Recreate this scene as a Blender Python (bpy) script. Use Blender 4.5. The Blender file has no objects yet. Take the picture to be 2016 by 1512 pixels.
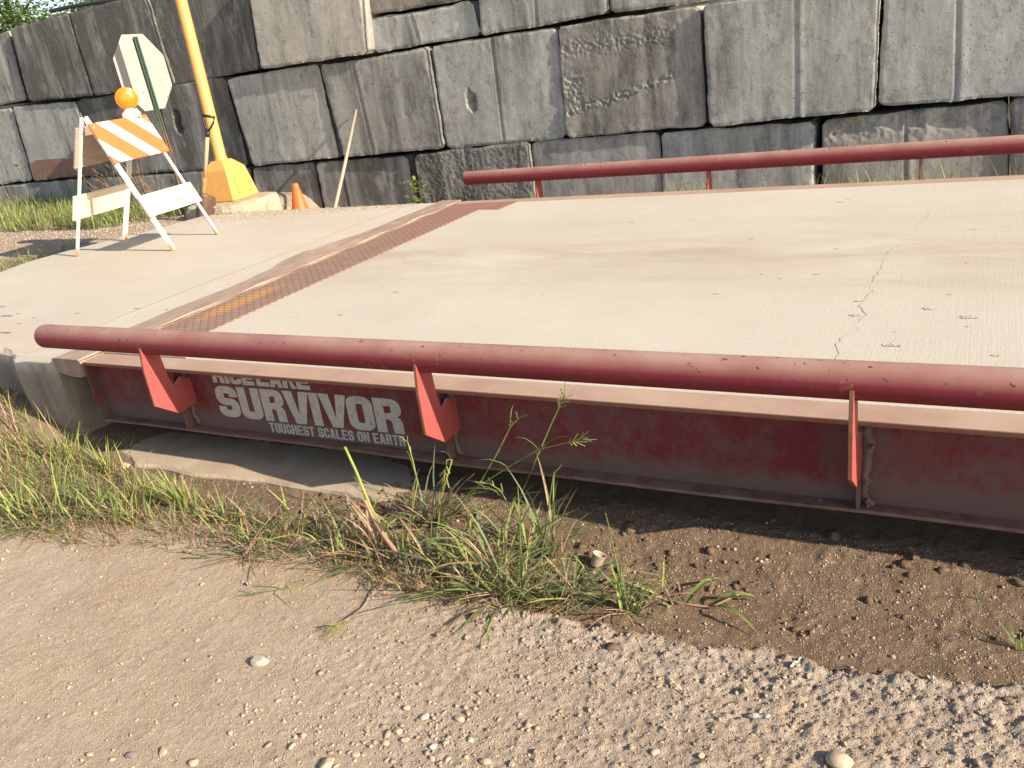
import bpy, bmesh, math, random
import numpy as np
from mathutils import Vector, Matrix
random.seed(7); rng = np.random.RandomState(11)
C = bpy.context.scene.collection
# ---------------------------------------------------------------- camera model (world metres; X along the scale, Y towards the wall)
F_PX = 1694.25; CAM = np.array([3.76, -2.40, 1.13]); YAW, PITCH, ROLL = -.53281, -.37283, -.14301
def cam_axes():
    cy, sy = math.cos(YAW), math.sin(YAW); cp, sp = math.cos(PITCH), math.sin(PITCH)
    F = np.array([sy*cp, cy*cp, sp]); Rt = np.array([cy, -sy, 0.]); U = np.cross(Rt, F)
    cr, sr = math.cos(ROLL), math.sin(ROLL)
    return cr*Rt+sr*U, -sr*Rt+cr*U, F
AR, AU, AF = cam_axes()
def ray(u, v): return AF+AR*(u-1008)/F_PX-AU*(v-756)/F_PX
def pz(u, v, z):
    d = ray(u, v); return CAM+(z-CAM[2])/d[2]*d
def py(u, v, y):
    d = ray(u, v); return CAM+(y-CAM[1])/d[1]*d
# ---------------------------------------------------------------- numpy noise
def _hash(ix, iy, iz, seed):
    h = (ix*374761393+iy*668265263+iz*2147483647*3+seed*974634777) & 0xffffffff
    h = ((h ^ (h >> 13))*1274126177) & 0xffffffff
    h = ((h ^ (h >> 16))*2246822519) & 0xffffffff
    return ((h ^ (h >> 15)) & 0xffff)/65535.0
def vnoise(x, y, seed=0, z=None):
    x = np.asarray(x, float); y = np.asarray(y, float)
    ix = np.floor(x).astype(np.int64); iy = np.floor(y).astype(np.int64); fx = x-ix; fy = y-iy
    fx = fx*fx*(3-2*fx); fy = fy*fy*(3-2*fy); k = np.int64(0)
    a = _hash(ix, iy, k, seed); b = _hash(ix+1, iy, k, seed); c = _hash(ix, iy+1, k, seed); d = _hash(ix+1, iy+1, k, seed)
    return (a*(1-fx)+b*fx)*(1-fy)+(c*(1-fx)+d*fx)*fy
def fbm(x, y, seed=0, octv=4, gain=.5):
    s = 0; a = 1; t = 0
    for i in range(octv):
        s = s+a*(vnoise(x*2**i, y*2**i, seed+i*17)-.5); t += a; a *= gain
    return s/t*2
def sst(x, a, b):
    t = np.clip((np.asarray(x, float)-a)/(b-a), 0, 1); return t*t*(3-2*t)
# ---------------------------------------------------------------- object helpers
def mesh_np(name, V, Fq, mat=None, smooth=False):
    V = np.asarray(V, np.float32); Fq = np.asarray(Fq, np.int32); k = Fq.shape[1]
    me = bpy.data.meshes.new(name); me.vertices.add(len(V)); me.vertices.foreach_set('co', V.ravel())
    me.loops.add(Fq.size); me.loops.foreach_set('vertex_index', Fq.ravel())
    me.polygons.add(len(Fq)); me.polygons.foreach_set('loop_start', np.arange(0, Fq.size, k, dtype=np.int32))
    me.polygons.foreach_set('loop_total', np.full(len(Fq), k, np.int32))
    if smooth: me.polygons.foreach_set('use_smooth', np.ones(len(Fq), bool))
    me.update(calc_edges=True)
    if mat: me.materials.append(mat)
    return me
def link(name, me, parent=None):
    o = bpy.data.objects.new(name, me); C.objects.link(o)
    if parent: o.parent = parent
    return o
def obj(name, bm, mat, parent=None, smooth=False, bevel=0):
    me = bpy.data.meshes.new(name)
    bmesh.ops.recalc_face_normals(bm, faces=bm.faces)
    bm.to_mesh(me); bm.free(); me.materials.append(mat)
    if smooth:
        for p in me.polygons: p.use_smooth = True
    o = link(name, me, parent)
    if bevel:
        m = o.modifiers.new('b', 'BEVEL'); m.width = bevel; m.segments = 2; m.limit_method = 'ANGLE'
    return o
def tag(o, label=None, cat=None, group=None, kind=None):
    if label: o['label'] = label
    if cat: o['category'] = cat
    if group: o['group'] = group
    if kind: o['kind'] = kind
    return o
def empty(name, loc, label, cat, group=None, rz=0):
    o = bpy.data.objects.new(name, None); C.objects.link(o); o.location = loc; o.rotation_euler = (0, 0, rz)
    return tag(o, label, cat, group)
def local(parent, o):      # keep world-built mesh in place below an unrotated empty
    o.data.transform(Matrix.Translation(-Vector(parent.location))); return o
def box(bm, x0, x1, y0, y1, z0, z1):
    v = [bm.verts.new((x, y, z)) for x in (x0, x1) for y in (y0, y1) for z in (z0, z1)]
    for f in ((0, 1, 3, 2), (4, 6, 7, 5), (0, 4, 5, 1), (2, 3, 7, 6), (0, 2, 6, 4), (1, 5, 7, 3)): bm.faces.new([v[i] for i in f])
def loft(bm, rings, cap=True, close=True):
    rs = [[bm.verts.new(tuple(p)) for p in r] for r in rings]; n = len(rs[0])
    for a, b in zip(rs, rs[1:]):
        for i in range(n if close else n-1): bm.faces.new((a[i], a[(i+1) % n], b[(i+1) % n], b[i]))
    if cap: bm.faces.new(rs[0][::-1]); bm.faces.new(rs[-1])
    return rs
def ring(c, r, axis, n=16, ph=0, r2=None, ref=None):
    axis = Vector(axis).normalized(); a = Vector(ref) if ref is not None else (Vector((0, 0, 1)) if abs(axis.z) < .9 else Vector((1, 0, 0)))
    u = (a-axis*a.dot(axis)).normalized(); w = axis.cross(u)
    r2 = r if r2 is None else r2
    return [Vector(c)+u*r*math.cos(ph+2*math.pi*i/n)+w*r2*math.sin(ph+2*math.pi*i/n) for i in range(n)]
def tube(bm, pts, rad, n=12):
    pts = [Vector(p) for p in pts]; rs = []
    for i, p in enumerate(pts):
        d = (pts[min(i+1, len(pts)-1)]-pts[max(i-1, 0)])
        rs.append(ring(p, rad[i] if isinstance(rad, (list, tuple)) else rad, d, n))
    loft(bm, rs)
def prism(bm, poly, f0, f1):          # polygon points mapped by two functions to the two ends
    loft(bm, [[f0(p) for p in poly], [f1(p) for p in poly]])
def beam(bm, a, b, w, t, ref):         # rectangular bar from a to b; ref gives the w direction
    loft(bm, [[Vector(c)+s*Vector(ref).normalized()*w/2+q*((Vector(b)-Vector(a)).cross(Vector(ref))).normalized()*t/2 for s, q in ((1, 1), (-1, 1), (-1, -1), (1, -1))] for c in (a, b)])
# ---------------------------------------------------------------- material helpers
class N:
    def __init__(s, name, rough=.85, spec=.3):
        s.m = bpy.data.materials.new(name); s.m.use_nodes = True; s.t = s.m.node_tree; s.b = s.t.nodes['Principled BSDF']
        s.b.inputs['Roughness'].default_value = rough; s.b.inputs['Specular IOR Level'].default_value = spec
        s.g = s.t.nodes.new('ShaderNodeNewGeometry'); s.oi = s.t.nodes.new('ShaderNodeObjectInfo')
        s.tc = s.t.nodes.new('ShaderNodeTexCoord')
    def L(s, a, b): s.t.links.new(a, b)
    def vec(s, scale=(1, 1, 1), world=True, rnd=False):
        mp = s.t.nodes.new('ShaderNodeMapping'); mp.inputs['Scale'].default_value = scale
        s.L(s.g.outputs['Position'] if world else s.tc.outputs['Object'], mp.inputs[0]); return mp.outputs[0]
    def noise(s, scale, det=4, rough=.55, vec=None, dist=0):
        n = s.t.nodes.new('ShaderNodeTexNoise'); n.inputs['Scale'].default_value = scale; n.inputs['Detail'].default_value = det
        n.inputs['Roughness'].default_value = rough; n.inputs['Distortion'].default_value = dist
        s.L(vec if vec is not None else s.g.outputs['Position'], n.inputs['Vector']); return n.outputs['Fac']
    def vor(s, scale, vec=None, feat='F1', out='Distance', rnd=1):
        n = s.t.nodes.new('ShaderNodeTexVoronoi'); n.feature = feat; n.inputs['Scale'].default_value = scale; n.inputs['Randomness'].default_value = rnd
        s.L(vec if vec is not None else s.g.outputs['Position'], n.inputs['Vector']); return n.outputs[out]
    def ramp(s, f, a, b, c0=0., c1=1.):
        n = s.t.nodes.new('ShaderNodeMapRange'); n.inputs[1].default_value = a; n.inputs[2].default_value = b
        n.inputs[3].default_value = c0; n.inputs[4].default_value = c1; s.L(f, n.inputs[0]); return n.outputs[0]
    def math(s, op, a, b=None):
        n = s.t.nodes.new('ShaderNodeMath'); n.operation = op
        for i, v in enumerate((a, b)):
            if v is None: continue
            if isinstance(v, (int, float)): n.inputs[i].default_value = v
            else: s.L(v, n.inputs[i])
        return n.outputs[0]
    def mix(s, f, a, b, mode='MIX'):
        n = s.t.nodes.new('ShaderNodeMix'); n.data_type = 'RGBA'; n.blend_type = mode
        for i, v in ((0, f), (6, a), (7, b)):
            if isinstance(v, (int, float)): n.inputs[i].default_value = v
            elif isinstance(v, tuple): n.inputs[i].default_value = v+(1,)*(4-len(v))
            else: s.L(v, n.inputs[i])
        return n.outputs[2]
    def xyz(s, o=None):
        n = s.t.nodes.new('ShaderNodeSeparateXYZ'); s.L(o if o is not None else s.g.outputs['Position'], n.inputs[0]); return n.outputs
    def attr(s, name):
        n = s.t.nodes.new('ShaderNodeAttribute'); n.attribute_name = name; return n
    def col(s, c):
        if isinstance(c, tuple): s.b.inputs['Base Color'].default_value = c+(1,)
        else: s.L(c, s.b.inputs['Base Color'])
    def bump(s, h, strength=.5, dist=.01):
        n = s.t.nodes.new('ShaderNodeBump'); n.inputs['Strength'].default_value = strength; n.inputs['Distance'].default_value = dist
        s.L(h, n.inputs['Height']); s.L(n.outputs[0], s.b.inputs['Normal']); return s
def painted(name, c, dust, wear=None, rough=.55, dustup=.75, noise_s=6, chip=.0, dustall=.0, lo=.0, hi=.9):
    m = N(name, rough, .35); n1 = m.noise(noise_s, 5, .6); n2 = m.noise(45, 4, .6)
    up = m.ramp(m.xyz(m.g.outputs['Normal'])[2], lo, hi, 0, dustup)
    d = m.math('MULTIPLY', m.math('ADD', up, dustall), m.ramp(n1, .3, .62, .55, 1.))
    base = m.mix(m.ramp(n2, .35, .7), c, tuple(k*.78 for k in c))
    cc = m.mix(d, base, dust)
    if chip > .4 and noise_s < 6:
        cc = m.mix(m.ramp(m.noise(13, 7, .75, dist=.6), .60, .66, 0, .55), cc, (.26, .13, .10)); cc = m.mix(m.ramp(m.noise(3, 6, .7, m.vec((.25, 3, 3))), .58, .68, 0, .5), cc, (.16, .03, .035))
    if chip: cc = m.mix(m.ramp(m.noise(38, 3, .7), .70-chip*.1, .72-chip*.1), cc, wear)
    m.col(cc); m.b.inputs['Roughness'].default_value = rough
    m.bump(n2, .12, .004); return m.m
DUST = (.40, .27, .20)
M_RED = painted('red_tube_paint', (.20, .016, .028), (.37, .225, .17), (.10, .04, .03), .58, 1.0, 4, .5, .04, .12, .98)
M_BRK = painted('red_bracket_paint', (.37, .055, .05), (.36, .16, .13), (.14, .06, .04), .6, .3, 14, .5, .22)
M_FLANGE = painted('dusty_flange', (.28, .12, .085), (.43, .30, .215), None, .8, 1.0, 3)
M_RUSTEDGE = painted('rusty_edge_steel', (.22, .09, .05), (.33, .18, .12), None, .75, .6, 4)
# girder web : red paint with grey mud film
m = N('girder_web', .7, .25); z = m.xyz()[2]
n1 = m.noise(7, 8, .72, m.vec((1, 1, .8)), .3); n2 = m.noise(30, 6, .75, m.vec((1, 1, .7))); n3 = m.noise(1.4, 3)
low = m.ramp(z, -.20, -.30, 0, .34)
fac = m.ramp(m.math('ADD', m.math('ADD', m.math('MULTIPLY', n1, .7), m.math('MULTIPLY', n2, .5)), m.math('ADD', low, m.math('MULTIPLY', n3, .5))), .78, 1.04, .08, .88)
m.col(m.mix(fac, m.mix(m.ramp(n2, .3, .7), (.19, .020, .027), (.135, .018, .023)), (.145, .10, .085))); m.bump(n2, .25, .004); M_WEB = m.m
m = N('dried_mud_film', .95, .1); n = m.noise(30, 5, .7); m.col(m.mix(m.ramp(n, .3, .7), (.15, .105, .085), (.21, .155, .125))); m.bump(n, .5, .006); M_MUDFILM = m.m
m = N('dirty_flange', .95, .1); n = m.noise(14, 6, .7, m.vec((1, 1, 2))); m.col(m.mix(m.ramp(n, .35, .65), (.21, .15, .11), (.15, .075, .06))); m.bump(n, .4, .005); M_FLDIRT = m.m
# lettering
m = N('white_lettering', .7, .3); n = m.noise(38, 5, .75); n2 = m.noise(120, 3, .7); n4 = m.noise(9, 4, .6)
c = m.mix(m.ramp(n, .3, .7), (.56, .52, .45), (.40, .35, .28)); c = m.mix(m.ramp(n2, .60, .66), c, (.15, .09, .07))
c = m.mix(m.ramp(n, .66, .72), c, (.12, .03, .03)); c = m.mix(m.ramp(n4, .62, .75, 0, .6), c, (.2, .13, .1)); m.col(c); M_LETTER = m.m
# deck concrete
def deckmat(name, far):
    m = N(name, .9, .2); P = m.xyz()
    n0 = m.noise(.9, 4, .55); n1 = m.noise(8, 5, .65); n2 = m.noise(90, 4, .8); n3 = m.noise(260, 2, .7)
    c = m.mix(m.ramp(n0, .35, .65), (.55, .492, .395), (.49, .44, .35))
    c = m.mix(m.ramp(n1, .4, .75, 0, .3), c, (.50, .40, .30))
    c = m.mix(m.ramp(n2, .52, .66, 0, .6), c, (.40, .33, .27)); c = m.mix(m.ramp(n3, .62, .70, 0, .7), c, (.25, .22, .2))
    # wheel tracks running along X, tan and worn
    w = m.noise(1., 6, .65, m.vec((1.3, 4.2, 1)), .5)
    if not far:
        for yc, wd, amt in ((1.9, .6, .85), (1.4, .35, .4), (2.6, .4, .35)):
            t = m.math('SUBTRACT', 1., m.math('DIVIDE', m.math('ABSOLUTE', m.math('SUBTRACT', P[1], yc)), wd))
            t = m.math('MULTIPLY', m.ramp(t, 0, .9, 0, amt), m.ramp(w, .36, .64, .1, 1))
            c = m.mix(t, c, (.40, .315, .22))
    else:
        t = m.ramp(m.noise(.8, 5, .6, m.vec((1, 2.2, 1))), .45, .7, 0, .55); c = m.mix(t, c, (.50, .375, .25))
        # small dark tyre scuffs
    sc = m.ramp(m.noise(3.2, 3, .6, m.vec((1.2, 5, 1))), .70, .76, 0, .45); c = m.mix(sc, c, (.30, .25, .23))
    m.col(c)
    broom = m.noise(1, 2, .5, m.vec((140, 2.5, 1)))
    bx = m.ramp(P[0], 2.6, 4.2, .05, .55)
    h = m.math('ADD', m.math('MULTIPLY', broom, m.math('MULTIPLY', bx, .5) if not far else .1), m.math('ADD', m.math('MULTIPLY', n2, .5), m.math('MULTIPLY', n3, .35)))
    m.bump(h, .55, .006); return m.m
M_DECK = deckmat('deck_concrete', False); M_SLAB = deckmat('slab_concrete', True)
m = N('concrete_crack', 1, 0); m.col((.36, .30, .24)); M_CRACK = m.m
m = N('exposed_aggregate', 1, .1); n = m.noise(90, 3); m.col(m.mix(m.ramp(n, .35, .65), (.30, .24, .19), (.62, .52, .42))); m.bump(n, 1, .006); M_CHIP = m.m
m = N('rubber_scuff', .8, .2); n = m.noise(60, 3); m.col(m.mix(m.ramp(n, .35, .65), (.17, .14, .15), (.34, .28, .25))); M_SCUFF = m.m
# tread plate: raised lugs, rust, one ochre patch
m = N('tread_plate', .6, .4); P = m.xyz()
br = m.t.nodes.new('ShaderNodeTexBrick'); br.inputs['Scale'].default_value = 1; br.inputs['Brick Width'].default_value = .055; br.inputs['Row Height'].default_value = .028
br.inputs['Mortar Size'].default_value = .0065; br.inputs['Mortar Smooth'].default_value = .5; br.offset = .5
m.L(m.vec((1, 1, 1)), br.inputs['Vector'])
lug = br.outputs['Fac']; n = m.noise(7, 5, .65); n2 = m.noise(50, 3, .6)
c = m.mix(m.ramp(n, .35, .65), (.31, .185, .125), (.37, .24, .17)); c = m.mix(m.ramp(P[1], 2.2, 3.1), c, (.36, .19, .14))
dx = m.math('DIVIDE', m.math('SUBTRACT', P[0], .13), .075); dy = m.math('DIVIDE', m.math('SUBTRACT', P[1], .95), .36)
och = m.math('MULTIPLY', m.ramp(m.math('ADD', m.math('POWER', m.math('ABSOLUTE', dx), 2), m.math('POWER', m.math('ABSOLUTE', dy), 2)), 1.2, .2), m.ramp(n2, .3, .6, .4, 1))
c = m.mix(och, c, (.62, .30, .06)); c = m.mix(m.math('MULTIPLY', lug, .62), c, (.13, .065, .045)); m.col(c)
m.bump(m.math('SUBTRACT', m.math('MULTIPLY', n2, .3), lug), .8, .005); M_TREAD = m.m
m = N('rusty_plate', .75, .3); n = m.noise(9, 6, .65, m.vec((2, .6, 1))); n2 = m.noise(60, 3)
c = m.mix(m.ramp(n, .35, .62), (.27, .185, .135), (.38, .28, .21)); c = m.mix(m.ramp(n2, .6, .75), c, (.22, .10, .06)); m.col(c); m.bump(n2, .3, .003); M_RUST = m.m
m = N('bright_rust', .8, .2); n = m.noise(25, 5, .65); m.col(m.mix(m.ramp(n, .35, .65), (.46, .23, .10), (.30, .13, .06))); m.bump(n, .3, .003); M_ORUST = m.m
m = N('red_rust_plate', .75, .3); n = m.noise(14, 5, .65); m.col(m.mix(m.ramp(n, .35, .65), (.32, .165, .125), (.26, .125, .095))); M_REDPLATE = m.m
m = N('sealant', .9, .2); n = m.noise(30, 4); m.col(m.mix(n, (.58, .38, .22), (.66, .50, .34))); M_SEAL = m.m
# abutment concrete
m = N('abutment_concrete', .92, .2); P = m.xyz(); n = m.noise(5, 6, .65); n2 = m.noise(30, 5, .7); st = m.noise(6, 4, .6, m.vec((1, 1, .15)))
c = m.mix(m.ramp(n, .3, .7), (.24, .20, .155), (.36, .31, .25)); c = m.mix(m.ramp(st, .45, .65, 0, .6), c, (.16, .13, .10))
c = m.mix(m.math('MULTIPLY', m.ramp(P[2], -.09, -.02), m.ramp(n, .35, .6)), c, (.55, .50, .44)); c = m.mix(m.ramp(n2, .62, .72, 0, .7), c, (.12, .10, .08)); m.col(c); m.bump(m.math('ADD', n, n2), .5, .01); M_ABUT = m.m
# wall block concrete. object colour: R darkness of stains, G base tone, B warmth
m = N('block_concrete', .93, .15); P = m.xyz()
ocn = m.t.nodes.new('ShaderNodeSeparateColor'); m.L(m.oi.outputs['Color'], ocn.inputs[0]); oR, oG, oB = ocn.outputs
off = m.t.nodes.new('ShaderNodeVectorMath'); off.operation = 'MULTIPLY_ADD'; cb = m.t.nodes.new('ShaderNodeCombineXYZ')
m.L(m.oi.outputs['Random'], cb.inputs[0]); m.L(m.oi.outputs['Random'], cb.inputs[2]); m.L(cb.outputs[0], off.inputs[0]); off.inputs[1].default_value = (37, 0, 23); m.L(m.g.outputs['Position'], off.inputs[2])
pv = off.outputs[0]
def mp(sc):
    q = m.t.nodes.new('ShaderNodeMapping'); q.inputs['Scale'].default_value = sc; m.L(pv, q.inputs[0]); return q.outputs[0]
n1 = m.noise(2.6, 8, .66, pv, .4); n2 = m.noise(10, 8, .75, pv, .3); st = m.noise(4.0, 8, .72, mp((1, .3, .16)), .35); st2 = m.noise(9, 6, .7, mp((1, .3, .10))); n3 = m.noise(60, 4, .75, pv)
pit = m.vor(26, pv); tone = m.mix(m.ramp(n1, .3, .7), (.235, .245, .235), (.38, .385, .36))
tone = m.mix(oB, tone, m.mix(m.ramp(n1, .3, .7), (.28, .24, .18), (.42, .36, .27)))
sfac = m.math('ADD', m.math('MULTIPLY', st, .75), m.math('ADD', m.math('MULTIPLY', n1, .32), m.math('MULTIPLY', oR, .34)))
tone = m.mix(m.ramp(sfac, .60, .80, 0, .93), tone, m.mix(n2, (.055, .054, .05), (.13, .12, .105)))
tone = m.mix(m.ramp(st2, .55, .70, 0, .35), tone, (.46, .45, .42)); tone = m.mix(m.ramp(n2, .54, .64, 0, .55), tone, (.11, .10, .095)); tone = m.mix(m.ramp(m.noise(3.1, 7, .7, mp((1.4, 1, .7))), .55, .68, 0, .55), tone, (.40, .385, .345)); tone = m.mix(m.ramp(n3, .58, .70, 0, .5), tone, (.46, .43, .38))
tone = m.mix(m.ramp(pit, .10, .15, .75, 0), tone, (.06, .055, .05))
gain = m.t.nodes.new('ShaderNodeVectorMath'); gain.operation = 'SCALE'; m.L(tone, gain.inputs[0]); m.L(m.math('MULTIPLY', oG, 2.), gain.inputs[3])
m.col(gain.outputs[0])
hh = m.math('ADD', m.math('MULTIPLY', n2, .55), m.math('ADD', m.math('MULTIPLY', n3, .45), m.math('MULTIPLY', m.ramp(pit, .08, .16), .5)))
m.bump(hh, .6, .008); M_BLOCK = m.m
m = N('faded_red_paint_patch', .9, .2); n = m.noise(12, 5, .6); m.col(m.mix(m.ramp(n, .3, .7), (.21, .12, .095), (.28, .17, .135))); M_PATCH = m.m
# yellow pole
m = N('yellow_paint', .5, .4); n = m.noise(10, 5, .6); n2 = m.noise(70, 3, .7)
m.col(m.mix(m.ramp(n2, .66, .74), m.mix(m.ramp(n, .3, .7), (.66, .34, .085), (.58, .30, .09)), (.45, .24, .07))); m.bump(n, .15, .004); M_YEL = m.m
m = N('footing_concrete', .95, .2); n = m.noise(8, 6, .7); n2 = m.noise(45, 4, .7); m.col(m.mix(m.ramp(n2, .55, .7), m.mix(m.ramp(n, .35, .65), (.44, .34, .22), (.62, .52, .38)), (.30, .23, .16))); m.bump(m.math('ADD', n, n2), .9, .03); M_FOOT = m.m
# barricade
m = N('white_metal', .45, .4); P = m.xyz(m.tc.outputs['Object']); n = m.noise(40, 4, .6)
c = m.mix(m.ramp(n, .62, .72), (.70, .70, .68), (.52, .44, .35)); rz = m.ramp(P[2], .075, .02); c = m.mix(m.math('MULTIPLY', rz, m.ramp(n, .35, .6, .5, 1)), c, (.58, .30, .07)); m.col(c); M_WHITE = m.m
m = N('weathered_white_board', .8, .3); P = m.vec((1, 1.1, 9), world=False); n = m.noise(6, 5, .7, P); n2 = m.noise(20, 4)
c = m.mix(m.ramp(n, .55, .60, 0, .85), (.60, .55, .44), (.30, .21, .14)); m.col(c); m.bump(n, .3, .003); M_BOARD = m.m
m = N('plain_board', .8, .3); n = m.noise(9, 4, .6); m.col(m.mix(m.ramp(n, .3, .7), (.74, .64, .48), (.62, .50, .34))); M_BOARD2 = m.m
m = N('bare_wood_board', .85, .2); n = m.noise(6, 5, .65, m.vec((1, 1, 18), False)); m.col(m.mix(m.ramp(n, .3, .7), (.27, .21, .165), (.42, .34, .27))); M_WOODBACK = m.m
m = N('striped_sheeting', .5, .45); P = m.xyz(m.tc.outputs['Object'])
s = m.math('ADD', m.math('MULTIPLY', P[1], 1.), m.math('MULTIPLY', P[2], .95))      # stripes slant down to the right
fr = m.math('FRACT', m.math('DIVIDE', m.math('SUBTRACT', s, .053-3.2), .32)); st = m.ramp(fr, .575, .585, 1, 0)
n = m.noise(35, 5, .7); c = m.mix(st, (.70, .65, .54), (.74, .15, .04)); ed = m.ramp(n, .66, .70); c = m.mix(m.math('MULTIPLY', ed, .7), c, (.52, .42, .34)); m.col(c); M_STRIPE = m.m
m = N('amber_lens', .18, .6); w = m.t.nodes.new('ShaderNodeTexWave'); w.inputs['Scale'].default_value = 40; w.bands_direction = 'X'; m.L(m.tc.outputs['Object'], w.inputs['Vector'])
m.col((.90, .20, .002)); m.b.inputs['Transmission Weight'].default_value = .0; m.b.inputs['Subsurface Weight'].default_value = .35; m.b.inputs['Subsurface Radius'].default_value = (.05, .02, .005); m.b.inputs['Coat Weight'].default_value = .5; m.bump(w.outputs['Fac'], .5, .004); M_LENS = m.m
m = N('grey_plastic', .5, .4); n = m.noise(30, 3); m.col(m.mix(m.ramp(n, .3, .7), (.33, .32, .31), (.24, .23, .22))); M_GREYP = m.m
m = N('sign_back', .55, .4); P = m.tc.outputs['Object']; n = m.noise(16, 5, .7, P); n2 = m.noise(3, 3, .6, P)
zz = m.xyz(P)[2]; c = m.mix(m.ramp(n2, .3, .7), (.34, .315, .28), (.39, .365, .325)); rr = m.math('MULTIPLY', m.ramp(n, .60, .64), m.ramp(zz, .02, -.15)); c = m.mix(rr, c, (.33, .12, .045)); m.col(c); M_SIGN = m.m
m = N('sign_face_red', .5, .5); m.col((.5, .02, .02)); M_SIGNF = m.m
m = N('green_post', .6, .4); zz = m.xyz(m.tc.outputs['Object'])[2]; n = m.noise(30, 5, .65); rr = m.math('MULTIPLY', m.ramp(n, .40, .55), m.ramp(zz, 1.1, .7)); m.col(m.mix(rr, (.045, .085, .06), (.23, .10, .05))); M_POST = m.m
m = N('black_plastic', .4, .4); m.col((.02, .02, .022)); M_BLACK = m.m
m = N('ash_handle', .7, .3); n = m.noise(6, 4, .6, m.vec((30, 30, 1.5))); m.col(m.mix(m.ramp(n, .3, .7), (.56, .37, .22), (.40, .25, .15))); M_WOOD = m.m
m = N('grey_wood_handle', .8, .2); n = m.noise(6, 4, .6, m.vec((30, 30, 1.5))); m.col(m.mix(m.ramp(n, .3, .7), (.46, .36, .26), (.33, .25, .18))); M_WOODG = m.m
m = N('shovel_steel', .6, .4); n = m.noise(20, 5, .65); m.col(m.mix(m.ramp(n, .35, .65), (.17, .09, .06), (.085, .055, .045))); m.b.inputs['Metallic'].default_value = .3; M_SHOV = m.m
m = N('orange_cone', .5, .4); m.col((.85, .14, .03)); M_CONE = m.m
m = N('black_hose', .5, .4); m.col((.03, .03, .032)); M_HOSE = m.m
m = N('white_cup', .6, .3); n = m.noise(60, 3); m.col(m.mix(m.ramp(n, .4, .7), (.46, .38, .30), (.30, .23, .16))); M_CUP = m.m
# vegetation
def leafmat(name, c1, c2, c3, trans=.45, scale=9):
    m = N(name, .55, .3); n = m.noise(scale, 3, .6); n2 = m.noise(scale*5, 2)
    c = m.mix(m.ramp(n, .38, .62), c1, c2); c = m.mix(m.ramp(n2, .56, .66), c, c3); m.col(c)
    tr = m.t.nodes.new('ShaderNodeBsdfTranslucent'); m.L(c, tr.inputs[0]); mx = m.t.nodes.new('ShaderNodeMixShader'); mx.inputs[0].default_value = trans
    m.L(m.b.outputs[0], mx.inputs[1]); m.L(tr.outputs[0], mx.inputs[2]); m.L(mx.outputs[0], m.t.nodes['Material Output'].inputs[0]); return m.m
M_G1 = leafmat('green_blades', (.20, .27, .075), (.32, .38, .11), (.12, .17, .06))
M_G2 = leafmat('dull_green_blades', (.17, .22, .11), (.26, .30, .16), (.32, .27, .17))
M_G3 = leafmat('yellow_green_blades', (.40, .48, .10), (.50, .52, .17), (.26, .33, .08))
M_DRY = leafmat('dry_straw', (.40, .28, .15), (.30, .19, .10), (.50, .38, .23), .25)
M_PUR = leafmat('purple_stems', (.34, .17, .13), (.42, .27, .19), (.24, .20, .10), .15)
M_TREE = leafmat('tree_leaves', (.15, .24, .07), (.24, .33, .10), (.09, .15, .05), .4, 3)
m = N('bark', .9, .2); m.col((.12, .09, .07)); M_BARK = m.m
# soil : vertex attribute "soil": R = dark damp mud, G = pale crust, B = gravel
m = N('soil', .95, .12); at = m.attr('soil'); sc = m.t.nodes.new('ShaderNodeSeparateColor'); m.L(at.outputs['Color'], sc.inputs[0]); sR, sG, sB = sc.outputs
n0 = m.noise(1.3, 5, .6); n1 = m.noise(9, 6, .7); n2 = m.noise(60, 5, .75); n3 = m.noise(220, 3, .7); v = m.vor(70)
road = m.mix(m.ramp(n0, .35, .65), (.49, .378, .268), (.415, .31, .212)); road = m.mix(m.ramp(n1, .45, .7, 0, .5), road, (.56, .445, .34)); road = m.mix(m.ramp(m.noise(3.2, 6, .7, dist=.5), .50, .66, 0, .55), road, (.35, .25, .175)); road = m.mix(m.ramp(n2, .5, .68, 0, .6), road, (.31, .23, .155)); 
crust = m.mix(m.ramp(n1, .35, .65), (.41, .32, .235), (.55, .45, .35)); crust = m.mix(m.ramp(n2, .48, .62, 0, .75), crust, (.25, .18, .125))
mud = m.mix(m.ramp(n1, .35, .65), (.165, .108, .068), (.225, .155, .10)); mud = m.mix(m.ramp(n2, .55, .7, 0, .6), mud, (.13, .075, .043))
grav = m.mix(m.ramp(v, .2, .6), (.48, .40, .30), (.28, .22, .17)); grav = m.mix(m.ramp(n1, .4, .6, 0, .6), grav, (.46, .34, .24))
c = m.mix(sG, road, crust); c = m.mix(sR, c, mud); c = m.mix(sB, c, grav); c = m.mix(m.ramp(n3, .60, .70, 0, .5), c, (.58, .48, .38)); c = m.mix(m.ramp(m.noise(150, 4, .7), .58, .68, 0, .6), c, m.mix(.5, c, (.12, .08, .05))); m.col(c)
m.bump(m.math('ADD', m.math('MULTIPLY', n2, .8), m.math('ADD', m.math('MULTIPLY', n3, .8), m.math('MULTIPLY', n1, .2))), .9, .011); M_SOIL = m.m
m = N('dirty_pad', .93, .15); n = m.noise(6, 5, .6); n2 = m.noise(70, 4, .7); m.col(m.mix(m.ramp(n2, .55, .7, 0, .6), m.mix(m.ramp(n, .35, .65), (.40, .30, .21), (.47, .38, .28)), (.26, .18, .12))); m.bump(n2, .4, .006); M_PAD = m.m
m = N('pebbles', .85, .25); cr = m.oi.outputs['Random']; n = m.noise(14, 1, .5); n2 = m.noise(90, 3)
c = m.mix(m.ramp(n, .35, .65), (.44, .35, .245), (.30, .225, .155)); c = m.mix(m.ramp(n2, .52, .68, 0, .5), c, (.24, .19, .15)); m.col(c); M_PEB = m.m
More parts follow.
